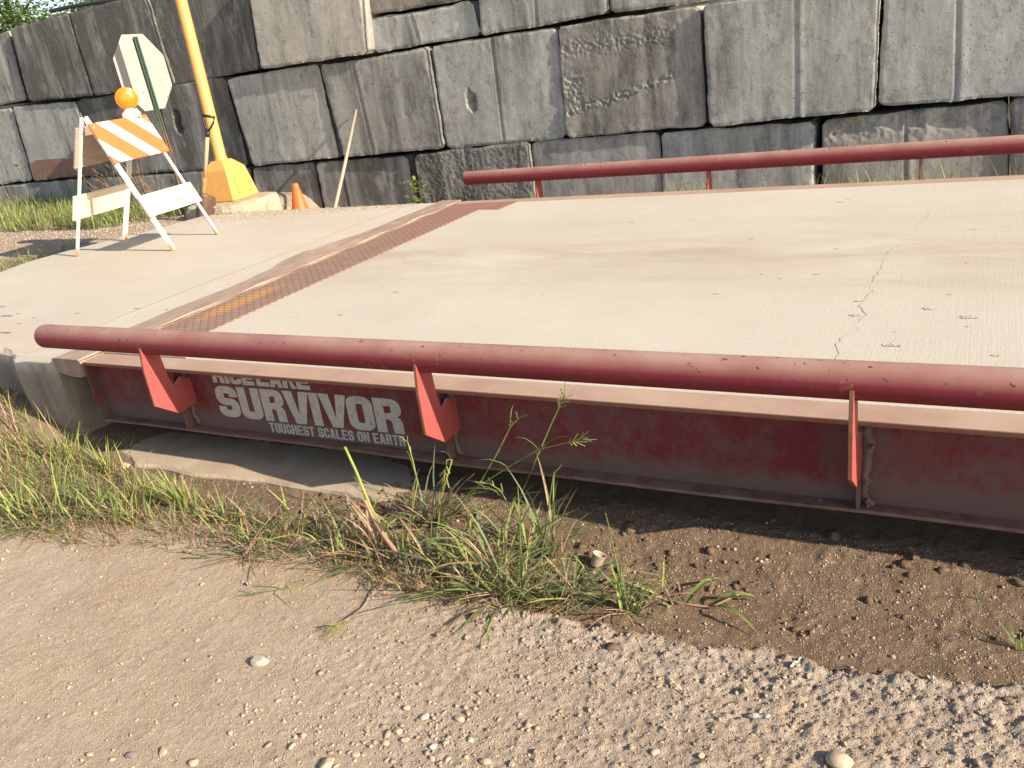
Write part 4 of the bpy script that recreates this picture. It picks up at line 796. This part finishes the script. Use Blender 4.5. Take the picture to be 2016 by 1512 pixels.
# paper cup
p = pz(1172, 1112, -.47); cup = bmesh.new(); gz0 = float(gz(p[0], p[1]))
tilt = Matrix.Rotation(.35, 3, 'Y') @ Matrix.Rotation(-.3, 3, 'X'); rr = []
for z_, r_ in ((0, .017), (.006, .018), (.04, .023), (.043, .0245), (.043, .0225), (.039, .0215), (.008, .0165)): rr.append([tilt @ v for v in ring((0, 0, z_), r_, (0, 0, 1), 20)])
loft(cup, rr); o = obj('paper_cup', cup, M_CUP, None, smooth=True); o.location = (p[0], p[1], gz0+.001); tag(o, 'small crumpled pale cup standing in the brown mud right of the weeds', 'cup')

# ================================================================= GRASS AND WEEDS
class Blades:
    def __init__(s): s.V = []; s.F = []; s.M = []
    def blade(s, pts, w, mi=0, fold=.25, side=None):
        pts = [np.array(p, float) for p in pts]; n_ = len(pts); b0 = len(s.V)
        for i, p in enumerate(pts):
            d_ = pts[min(i+1, n_-1)]-pts[max(i-1, 0)]; d_ = d_/(np.linalg.norm(d_)+1e-9); sd_ = side if side is not None else np.cross(d_, (0, 0, 1.)); L_ = np.linalg.norm(sd_); sd_ = sd_/L_ if L_ > 1e-3 else np.array([1., 0, 0])
            t = i/(n_-1); ww = w*(min(1, .55+t*2.2))*(1-t**2.6)**.8+1e-5; up = np.cross(sd_, d_)
            s.V += [tuple(p-sd_*ww/2+up*ww*fold), tuple(p), tuple(p+sd_*ww/2+up*ww*fold)]
        for i in range(n_-1):
            a = b0+3*i; s.F += [(a, a+1, a+4, a+3), (a+1, a+2, a+5, a+4)]; s.M += [mi, mi]
    def stem(s, pts, r0, r1, mi=0, k=5):
        pts = [np.array(p, float) for p in pts]; n_ = len(pts); b0 = len(s.V)
        for i, p in enumerate(pts):
            d_ = pts[min(i+1, n_-1)]-pts[max(i-1, 0)]; rg = ring(p, r0+(r1-r0)*i/(n_-1), d_, k); s.V += [tuple(v) for v in rg]
        for i in range(n_-1):
            for j in range(k): a = b0+i*k; s.F.append((a+j, a+(j+1) % k, a+k+(j+1) % k, a+k+j)); s.M.append(mi)
    def make(s, name, mats, parent=None, origin=(0, 0, 0)):
        V = np.array(s.V)-np.array(origin); me = mesh_np(name, V, s.F, None, True)
        for m_ in mats: me.materials.append(m_)
        me.polygons.foreach_set('material_index', np.array(s.M, np.int32)); return link(name, me, parent)
def arc(p, az, L_, lean, curl, n_=8, rd=random):     # blade leaving p: starts at elevation lean, bends down by curl
    out = [np.array(p, float)]; el = lean; st = L_/(n_-1); a = az
    for i in range(n_-1):
        out.append(out[-1]+st*np.array([math.cos(a)*math.cos(el), math.sin(a)*math.cos(el), math.sin(el)])); el -= curl/(n_-1)*(.4+1.2*i/n_); a += rd.uniform(-.08, .08)
    return out
def floorz(pts, lift=.003):
    for p in pts:
        g = float(gz(p[0], p[1], False))+lift
        if p[2] < g: p[2] = g
    return pts
def gpt(u, v):
    p = pz(u, v, -.44)
    for _ in range(6): p = pz(u, v, float(gz(p[0], p[1], False)))
    return p
MATS = [M_G1, M_G2, M_G3, M_DRY, M_PUR]
def weights(rd, ws): 
    r_ = rd.random()*sum(ws)
    for i, w_ in enumerate(ws):
        r_ -= w_
        if r_ <= 0: return i
    return 0
def clump(u, v, n_, L0, L1, spread, ws, label, seed, w=.006, lean=(.3, 1.45), curl=(.3, 1.9), stems=3, name='weed_clump', group='weed clumps at the edge of the dirt road'):
    rd = random.Random(seed); p = gpt(u, v); c = Blades()
    for i in range(n_):
        a = rd.uniform(0, 6.283); q = p+np.array([rd.gauss(0, spread), rd.gauss(0, spread*.5), 0]); q[2] = float(gz(q[0], q[1], False))
        L_ = rd.uniform(L0, L1); le = rd.uniform(*lean); c.blade(floorz(arc(q, a, L_, le, rd.uniform(*curl), 8, rd)), w*rd.uniform(.6, 1.25), weights(rd, ws))
    for i in range(stems):
        a = rd.uniform(0, 6.283); q = p+np.array([rd.gauss(0, spread*.5), rd.gauss(0, spread*.3), 0]); st_ = floorz(arc(q, a, rd.uniform(L0, L1)*.9, rd.uniform(.3, 1.3), .5, 7, rd)); c.stem(st_, .0028, .0012, 4)
        for k in (2, 3, 4, 5): c.blade(floorz(arc(st_[k], a+rd.uniform(-1.6, 1.6), L1*rd.uniform(.3, .6), rd.uniform(.2, 1.1), rd.uniform(.5, 1.6), 6, rd)), w*.9, weights(rd, ws))
    o = c.make(name, MATS, None, tuple(p)); o.location = tuple(p); tag(o, label, 'weed', group); return c
clump(1000, 1172, 66, .16, .42, .06, (4, 3, 1.5, 1.2, .4), 'biggest spreading clump of grass weeds, near the middle of the photo', 1, .011, (.1, 1.3), (.2, 1.2), 8)
clump(1085, 1095, 26, .18, .36, .02, (3, 4, 1, .5, .3), 'upright grass clump in the mud between the biggest clump and the cup', 2, .009, (.7, 1.5), (.2, 1.3), 2)
clump(1240, 1205, 22, .08, .20, .02, (2, 4, 1, 1.5, 1), 'small clump with long runners reaching right across the mud', 4, .008, (.2, 1.4), (.3, 1.4), 2)
clump(850, 1035, 24, .14, .34, .03, (3, 4, 1, 1, 1), 'weed clump with tall seed heads right in front of the girder', 5, .010, (.4, 1.5), (.3, 1.6), 4)
clump(755, 1105, 32, .14, .36, .04, (2, 3, 2, 2.5, 2), 'weed clump with thick purple stems, left of the big clump', 6, .0095, (.2, 1.4), (.3, 1.6), 6)
clump(560, 1065, 28, .10, .26, .05, (2, 3, 2, 2.5, 1), 'low tangled weed clump between the purple stemmed clump and the bright tuft', 7, .008, (.1, 1.3), (.3, 1.6), 5)
clump(660, 1085, 26, .10, .26, .05, (2, 3, 2, 2.5, 1), 'thin weed clump just left of the purple stems', 8, .008, (.1, 1.4), (.3, 1.6), 4)
clump(215, 935, 18, .10, .26, .03, (2, 1, 5, 2, .3), 'loose yellow green tuft close to the foot of the abutment', 40, .006, (.7, 1.5), (.1, .9), 0)
clump(110, 900, 20, .12, .28, .05, (2, 1, 5, 2, .3), 'tall thin tuft in front of the middle of the abutment wall', 41, .006, (.9, 1.5), (.1, .7), 0)
clump(30, 850, 20, .12, .30, .05, (2, 1, 5, 2, .3), 'tall thin tuft at the left edge below the broken slab corner', 42, .006, (.9, 1.5), (.1, .7), 0)
clump(365, 1010, 40, .12, .27, .022, (2, 1, 7, .8, .2), 'bright yellow green tuft standing by the mud at the left', 9, .0085, (1.0, 1.5), (.1, .9), 0)
clump(455, 1030, 24, .09, .22, .03, (2, 2, 3, 2, .5), 'short tuft right of the bright yellow green tuft', 10, .0065, (.4, 1.5), (.2, 1.4), 2)
clump(480, 1100, 30, .10, .24, .04, (2, 3, 2, 3, 1), 'flat straggling clump lying on the road edge below the short tuft', 12, .0065, (.0, .5), (.0, .5), 4)
clump(905, 1120, 24, .14, .34, .03, (2, 4, 1, 2, 1), 'weed clump filling the gap between the purple stems and the big clump', 13, .0095, (.1, 1.2), (.3, 1.5), 4)
clump(1130, 1170, 30, .10, .26, .04, (2, 4, 1, 1.5, 1), 'low sprawling weed between the biggest clump and the long purple runner', 43, .009, (.0, .7), (.0, .7), 4)
clump(1310, 1188, 9, .06, .16, .03, (1, 3, 1, 3, 1), 'few pale blades lying on the mud along the purple runner', 44, .008, (.1, .8), (.1, .8), 1)
clump(2008, 1282, 14, .04, .09, .006, (3, 2, 2, 0, 0), 'tiny green tuft in the mud at the right edge of the photo', 14, .003, (.7, 1.5), (.1, .8), 0)
clump(1920, 1182, 5, .03, .07, .004, (2, 1, 4, 0, 0), 'tiny bright sprout in the mud below the right end of the girder', 15, .003, (.5, 1.4), (.3, 1.2), 0)
# hand-placed stalks (in the plane of each stalk's clump)
def stalk(path, yb, ye, r, label, seeds=None, side=(), mi=4, flat=False, group='tall seeding stalks in front of the girder'):
    c = Blades(); n_ = len(path); P_ = []
    base_ = gpt(*path[0]); 
    for i, (u, v) in enumerate(path): P_.append(base_ if i == 0 else py(u, v, base_[1]+(yb+(ye-yb)*i/(n_-1))))
    if flat: P_ = [gpt(u, v)+np.array([0, 0, .008+.008*math.sin(i*2.1)]) for i, (u, v) in enumerate(path)]
    c.stem(P_, r*1.75, r*1.0, mi); rd = random.Random(int(path[0][0]))
    if seeds:
        tip = P_[-1]; d_ = (P_[-1]-P_[-2]); d_ /= np.linalg.norm(d_)
        for j in range(seeds):
            t0 = tip-d_*(.06*rd.random()+.0); sd_ = np.array([rd.gauss(0, 1), rd.gauss(0, .5), rd.gauss(-.2, .6)]); sd_ /= np.linalg.norm(sd_)
            dr = d_*.75+sd_*.55; L_ = rd.uniform(.018, .05)
            for k in range(7): q = t0+dr*L_*k/6; c.blade([q, q+dr*.004+sd_*.0012, q+dr*.0085], .0045, rd.choice((2, 2, 3)))
    for (i, du, dv, w_) in side:
        a = P_[i]; b = py(path[i][0]+du, path[i][1]+dv, a[1]-.03) if not flat else gpt(path[i][0]+du, path[i][1]+dv)+np.array([0, 0, .01]); mid = (a+b)/2+np.array([0, 0, .035 if flat else .02]); c.blade([a, a*.6+mid*.4+np.array([0, 0, .006]), mid, mid*.4+b*.6+np.array([0, 0, .004]), b], w_, 0)
    o = c.make('seed_stalk', MATS, None, tuple(base_)); o.location = tuple(base_); tag(o, label, 'weed', group)
stalk([(1040, 1060), (1085, 985), (1062, 930), (1100, 850), (1068, 870+20), ][:1]+[(1010, 1010), (1062, 890), (1085, 835), (1112, 778)], .02, .02, .0021, 'tallest seeding stalk, its dark head in front of the pipe rail', 22, ((2, 60, -30, .004), (1, 50, -60, .004)), 0)
stalk([(850, 1040), (930, 965), (1000, 920), (1060, 885), (1148, 864)], -.01, -.02, .0017, 'seeding stalk slanting right with a yellowish head', 18, ((2, -70, -10, .004), (3, -50, -22, .0035)), 0)
stalk([(870, 1040), (940, 960), (980, 890), (1005, 840), (1022, 822)], .0, -.01, .0018, 'seeding stalk with a small head left of the tallest one', 12, ((1, 50, 20, .004), (3, 8, -45, .004)), 0)
stalk([(860, 1035), (868, 980), (890, 905), (880, 905), (874, 945)], .0, -.02, .0018, 'bowed stalk with a drooping head above the purple stemmed weeds', 20, ((2, -26, -12, .004),), 2)
stalk([(1060, 1120), (1072, 1060), (1078, 1010), (1084, 970), (1090, 930)], .0, .0, .0018, 'dark upright blade stalk right of the tallest seed head', 3, ((1, 40, -50, .008), (2, 48, -28, .007), (1, -60, -70, .008)), 1)
stalk([(960, 1130), (990, 1060), (1005, 1000), (985, 965), (960, 950)], .0, -.02, .0016, 'arching thin stalk above the left half of the biggest clump', 6, ((1, -60, -60, .008), (2, 60, -30, .007)), 0)
stalk([(815, 1045), (812, 1000), (822, 950), (815, 915), (802, 868)], .0, -.0, .0018, 'thin straight stalk below the last letters of the slogan', 5, ((2, -20, -60, .006), (1, 14, -80, .006), (1, -60, -50, .006)), 2)
stalk([(786, 1110), (757, 1050), (730, 1000), (700, 925), (679, 880)], -.01, -.03, .0046, 'thick pale stalk leaning left from the purple base', None, ((1, 60, -40, .006), (1, -40, -60, .006)), 2)
stalk([(795, 1118), (775, 1080), (752, 1050), (735, 1020), (718, 985)], -.02, -.03, .0062, 'thick purple stem beside the pale leaning stalk', None, ((2, 40, -50, .006),), 4)
stalk([(1235, 1200), (1290, 1182), (1350, 1190), (1400, 1200), (1460, 1176)], -.0, -.0, .0032, 'purple runner with pale blades stretched right over the mud', None, ((2, 78, -44, .020), (3, 100, -14, .020), (3, 92, 52, .013), (1, -60, -30, .010), (0, -70, 8, .011)), 4, flat=True)
stalk([(1232, 1200), (1222, 1150), (1210, 1090), (1202, 1050), (1192, 1010)], .0, .0, .0016, 'slim upright stalk left of the cup', None, ((2, 60, 15, .005), (1, 30, -60, .005)), 0)
stalk([(740, 1112), (680, 1130), (620, 1145), (560, 1162), (480, 1178)], .0, .0, .0022, 'green runner lying left across the dirt', 8, ((2, -50, 30, .005), (3, -60, 10, .005), (3, 30, 40, .005)), 0, flat=True)
stalk([(790, 1130), (745, 1165), (715, 1195), (690, 1220), (655, 1245)], .0, .0, .0016, 'fallen stalk with a straw head lying on the dirt below the purple stems', 20, (), 3, flat=True)
stalk([(640, 1085), (560, 1098), (480, 1100), (420, 1102), (360, 1105)], .0, .0, .0026, 'long flat runner lying along the road edge', None, ((2, -90, 6, .006), (1, -60, 30, .005), (3, -90, -6, .006)), 1, flat=True)
# grassy bank at the left: dense mixed grass nobody could count
def turf(name, n_, poly, L0, L1, ws, label, seed, w=.0035, plane=None, lean=(.7, 1.5), curl=(.2, 1.5), minv=None):
    rd = random.Random(seed); c = Blades(); k = 0
    us = [p[0] for p in poly]; vs = [p[1] for p in poly]
    def ins(u, v):
        f = False
        for (x1, y1), (x2, y2) in zip(poly, poly[1:]+poly[:1]):
            if (y1 > v) != (y2 > v) and u < (x2-x1)*(v-y1)/(y2-y1)+x1: f = not f
        return f
    while k < n_:
        u, v = rd.uniform(min(us), max(us)), rd.uniform(min(vs), max(vs))
        if not ins(u, v): continue
        if float(vnoise(u/26, v/14, seed)) < rd.uniform(0, .75): continue
        p = gpt(u, v) if plane is None else pz(u, v, plane); p[2] = float(gz(p[0], p[1], False))
        c.blade(floorz(arc(p, rd.uniform(0, 6.283), rd.uniform(L0, L1)*(1 if rd.random() < .85 else 1.5), rd.uniform(*lean), rd.uniform(*curl), 5, rd)), w*rd.uniform(.6, 1.3), weights(rd, ws)); k += 1
    o = c.make(name, MATS); tag(o, label, 'grass', kind='stuff'); return o
turf('grass', 720, [(-80, 830), (40, 850), (150, 890), (240, 930), (330, 985), (300, 1040), (120, 1030), (-80, 1040)], .06, .23, (3, 2, 5, 3, .5), 'mixed green and straw grass on the bank by the abutment', 21, .0062)
turf('dry_litter', 5200, [(-60, 880), (120, 880), (240, 935), (480, 1010), (760, 1050), (1010, 1130), (1150, 1190), (1000, 1210), (740, 1150), (420, 1090), (-60, 1060)], .03, .11, (.5, 1, .3, 5, 1.5), 'brown dead grass litter under the weeds', 22, .0036, lean=(-.05, .9), curl=(0, .4))
turf('low_grass', 430, [(200, 960), (480, 1010), (800, 1050), (1000, 1120), (1120, 1170), (960, 1190), (700, 1130), (420, 1070), (200, 1040)], .05, .17, (3, 3, 3, 3, 1), 'thin low grass between the weed clumps', 23, .0052, lean=(.2, 1.4))
turf('cut_grass', 420, [(-60, 965), (120, 960), (215, 1000), (180, 1035), (-60, 1055)], .10, .26, (2, 5, 1, .6, .1), 'flattened dark green grass heap at the left edge', 24, .008, lean=(.0, .35), curl=(.0, .35))
turf('verge_grass', 4200, [(-80, 455), (0, 458), (200, 452), (330, 432), (400, 418), (395, 400), (300, 405), (150, 405), (-80, 395)], .10, .24, (4, 3, 2.5, 1, 0), 'green grass verge along the foot of the wall', 25, .010, plane=-.05, lean=(.9, 1.5))
turf('verge_weeds', 240, [(0, 520), (110, 500), (160, 480), (190, 470), (130, 500), (0, 540)], .05, .13, (4, 3, 2, 1, 0), 'thin grass creeping along the slab edge', 26, .007, plane=-.05, lean=(.2, 1.2))
def strip(name, n_, xr, yr, L0, L1, label, seed, ws=(3, 1, 4, .5, 0), w=.007):
    rd = random.Random(seed); c = Blades()
    for _ in range(n_):
        x = rd.uniform(*xr); y = rd.uniform(*yr)
        if float(vnoise(x*3.3, 0, seed)) < rd.uniform(.25, .8): continue
        c.blade(arc((x, y, float(gz(x, y))), rd.uniform(0, 6.28), rd.uniform(L0, L1), rd.uniform(.9, 1.5), rd.uniform(.1, 1.), 5, rd), w, weights(rd, ws))
    o = c.make(name, MATS); tag(o, label, 'grass', kind='stuff')
strip('gap_grass', 420, (.6, 5.2), (4.4, 4.85), .16, .29, 'grass growing in the gap between the scale and the wall', 31, (4, 2, 2, 0, 0))
strip('corner_grass', 120, (-2.75, -2.1), (4.1, 4.7), .1, .22, 'grass beside the pole footing', 32)
# dry seeding stems behind the barricade
c = Blades(); rd = random.Random(5)
for _ in range(46):
    p = py(rd.uniform(205, 330), rd.uniform(400, 415), 4.3); p[2] = -.06; a = arc(p, rd.uniform(2.2, 4.2), rd.uniform(.35, .62), rd.uniform(1.0, 1.45), rd.uniform(.2, .8), 7, rd); c.stem(a, .0035, .0018, 3, 4)
    for k in range(8): q = a[-1]-(a[-1]-a[-2])*k*.3; c.blade([q, q+np.array([rd.gauss(0, .012), rd.gauss(0, .01), .012]), q+np.array([rd.gauss(0, .02), rd.gauss(0, .02), .02])], .009, 3)
o = c.make('dry_grass_stems', MATS); tag(o, 'dry seeding grass stems at the foot of the wall behind the barricade', 'dry grass', kind='stuff')
for (u, v), lb, sd_ in (((22, 395), 'thin tall weed with a pale seed head, left of the barricade at the wall', 1), ((68, 395), 'thin tall weed nearer the barricade leg at the foot of the wall', 2)):
    c = Blades(); p = py(u, v, 4.45); p[2] = -.06; a = arc(p, 2.9, .62 if sd_ == 2 else .4, 1.35, .25, 7, random.Random(sd_)); c.stem(a, .006, .003, 3, 4)
    rd = random.Random(sd_)
    for k in range(14): q = a[-1]; c.blade([q, q+np.array([rd.gauss(0, .03), rd.gauss(0, .02), .02]), q+np.array([rd.gauss(0, .045), rd.gauss(0, .03), .026])], .010, 3)
    o = c.make('tall_weed', MATS, None, tuple(p)); o.location = tuple(p); tag(o, lb, 'weed')
# leafy plant by the wall
pp = py(826, 398, 4.55); c = Blades(); rd = random.Random(8)
for _ in range(90):
    q = pp+np.array([rd.gauss(0, .05), rd.gauss(-.05, .05), rd.uniform(-.12, .22)]); a = rd.uniform(0, 6.28); e = rd.uniform(-.3, .7); d_ = np.array([math.cos(a)*math.cos(e), math.sin(a)*math.cos(e), math.sin(e)]); c.blade([q, q+d_*.02, q+d_*.045, q+d_*.065], .034, rd.choice((0, 0, 1)))
o = c.make('leafy_plant', MATS, None, tuple(pp)); o.location = tuple(pp); tag(o, 'small leafy green plant at the wall left of the far rail', 'plant')

# ================================================================= TREE over the wall
def tree(name, cx, cy, cz, R, nleaf, label, seed, holes=.42):
    rd = random.Random(seed); t = empty(name, (cx, cy, 1.7), label, 'tree')
    bm = bmesh.new(); tube(bm, [(0, 0, -.6), (.05, 0, cz-2.4), (.1, 0, cz-1.2)], [.09, .07, .03], 8); tips = []
    for i in range(26):
        a = rd.uniform(0, 6.28); e = rd.uniform(-.3, 1.2); L_ = R*rd.uniform(.6, 1.); s = Vector((.08, 0, cz-2.1+rd.uniform(-.4, .4))); m1 = s+Vector((math.cos(a)*L_*.5, math.sin(a)*L_*.4, L_*.4*math.sin(e))); e_ = m1+Vector((math.cos(a)*L_*.5, math.sin(a)*L_*.4, L_*.35*math.sin(e+.3))); tube(bm, [s, m1, e_], [.03, .018, .006], 6); tips += [m1, e_, (m1+e_)/2]
    obj('trunk', bm, M_BARK, t)
    c = Blades()
    cl = [tips[rd.randrange(len(tips))]+Vector((rd.gauss(0, .15), rd.gauss(0, .15), rd.gauss(0, .13)))*R for _ in range(120)]
    for _ in range(nleaf):
        q = np.array(cl[rd.randrange(len(cl))])+np.array([rd.gauss(0, .09), rd.gauss(0, .09), rd.gauss(0, .07)])*R; a = rd.uniform(0, 6.28); e = rd.uniform(-.8, .5); d_ = np.array([math.cos(a)*math.cos(e), math.sin(a)*math.cos(e), math.sin(e)]); l_ = rd.uniform(.05, .085); c.blade([q, q+d_*l_*.4, q+d_*l_*.8, q+d_*l_], .048, 0)
    c.make('crown', [M_TREE], t)
tree('young_tree', -10.5, 7.4, 2.5, 1.5, 9500, 'light green leafy tree above the wall at the top left corner', 3)
tree('young_tree', -8.3, 7.7, 2.62, 1.2, 6000, 'bushy green sapling above the wall beside the black pipe', 4)

# ================================================================= CAMERA, LIGHT, SKY
cam = bpy.data.cameras.new('camera'); co_ = bpy.data.objects.new('camera', cam); C.objects.link(co_)
cam.sensor_width = 36; cam.lens = F_PX/2016*36; cam.clip_start = .05; cam.clip_end = 500
co_.matrix_world = Matrix([[AR[0], AU[0], -AF[0], CAM[0]], [AR[1], AU[1], -AF[1], CAM[1]], [AR[2], AU[2], -AF[2], CAM[2]], [0, 0, 0, 1]])
bpy.context.scene.camera = co_
ELEV, AZ = 26.5, 7.5        # sun stands over +X, a little to the -Y side
sd = Vector((math.cos(math.radians(ELEV))*math.cos(math.radians(AZ)), -math.cos(math.radians(ELEV))*math.sin(math.radians(AZ)), math.sin(math.radians(ELEV))))
sun = bpy.data.lights.new('sun', 'SUN'); sun.energy = 4.9; sun.angle = math.radians(.55); sun.color = (1, .89, .74); so = bpy.data.objects.new('sun', sun); C.objects.link(so)
so.rotation_euler = sd.to_track_quat('Z', 'Y').to_euler()
w_ = bpy.data.worlds.new('World'); bpy.context.scene.world = w_; w_.use_nodes = True; nt = w_.node_tree; bg = nt.nodes['Background']
sk = nt.nodes.new('ShaderNodeTexSky'); sk.sky_type = 'NISHITA'; sk.sun_disc = False; sk.sun_elevation = math.radians(ELEV); sk.sun_rotation = math.atan2(sd.x, sd.y); sk.dust_density = 1.2; sk.air_density = 1.0
nt.links.new(sk.outputs[0], bg.inputs[0]); bg.inputs[1].default_value = .112
vs = bpy.context.scene.view_settings; vs.view_transform = 'Standard'; vs.look = 'None'; vs.exposure = .93; vs.gamma = 1; bpy.context.scene.display_settings.display_device = 'sRGB'
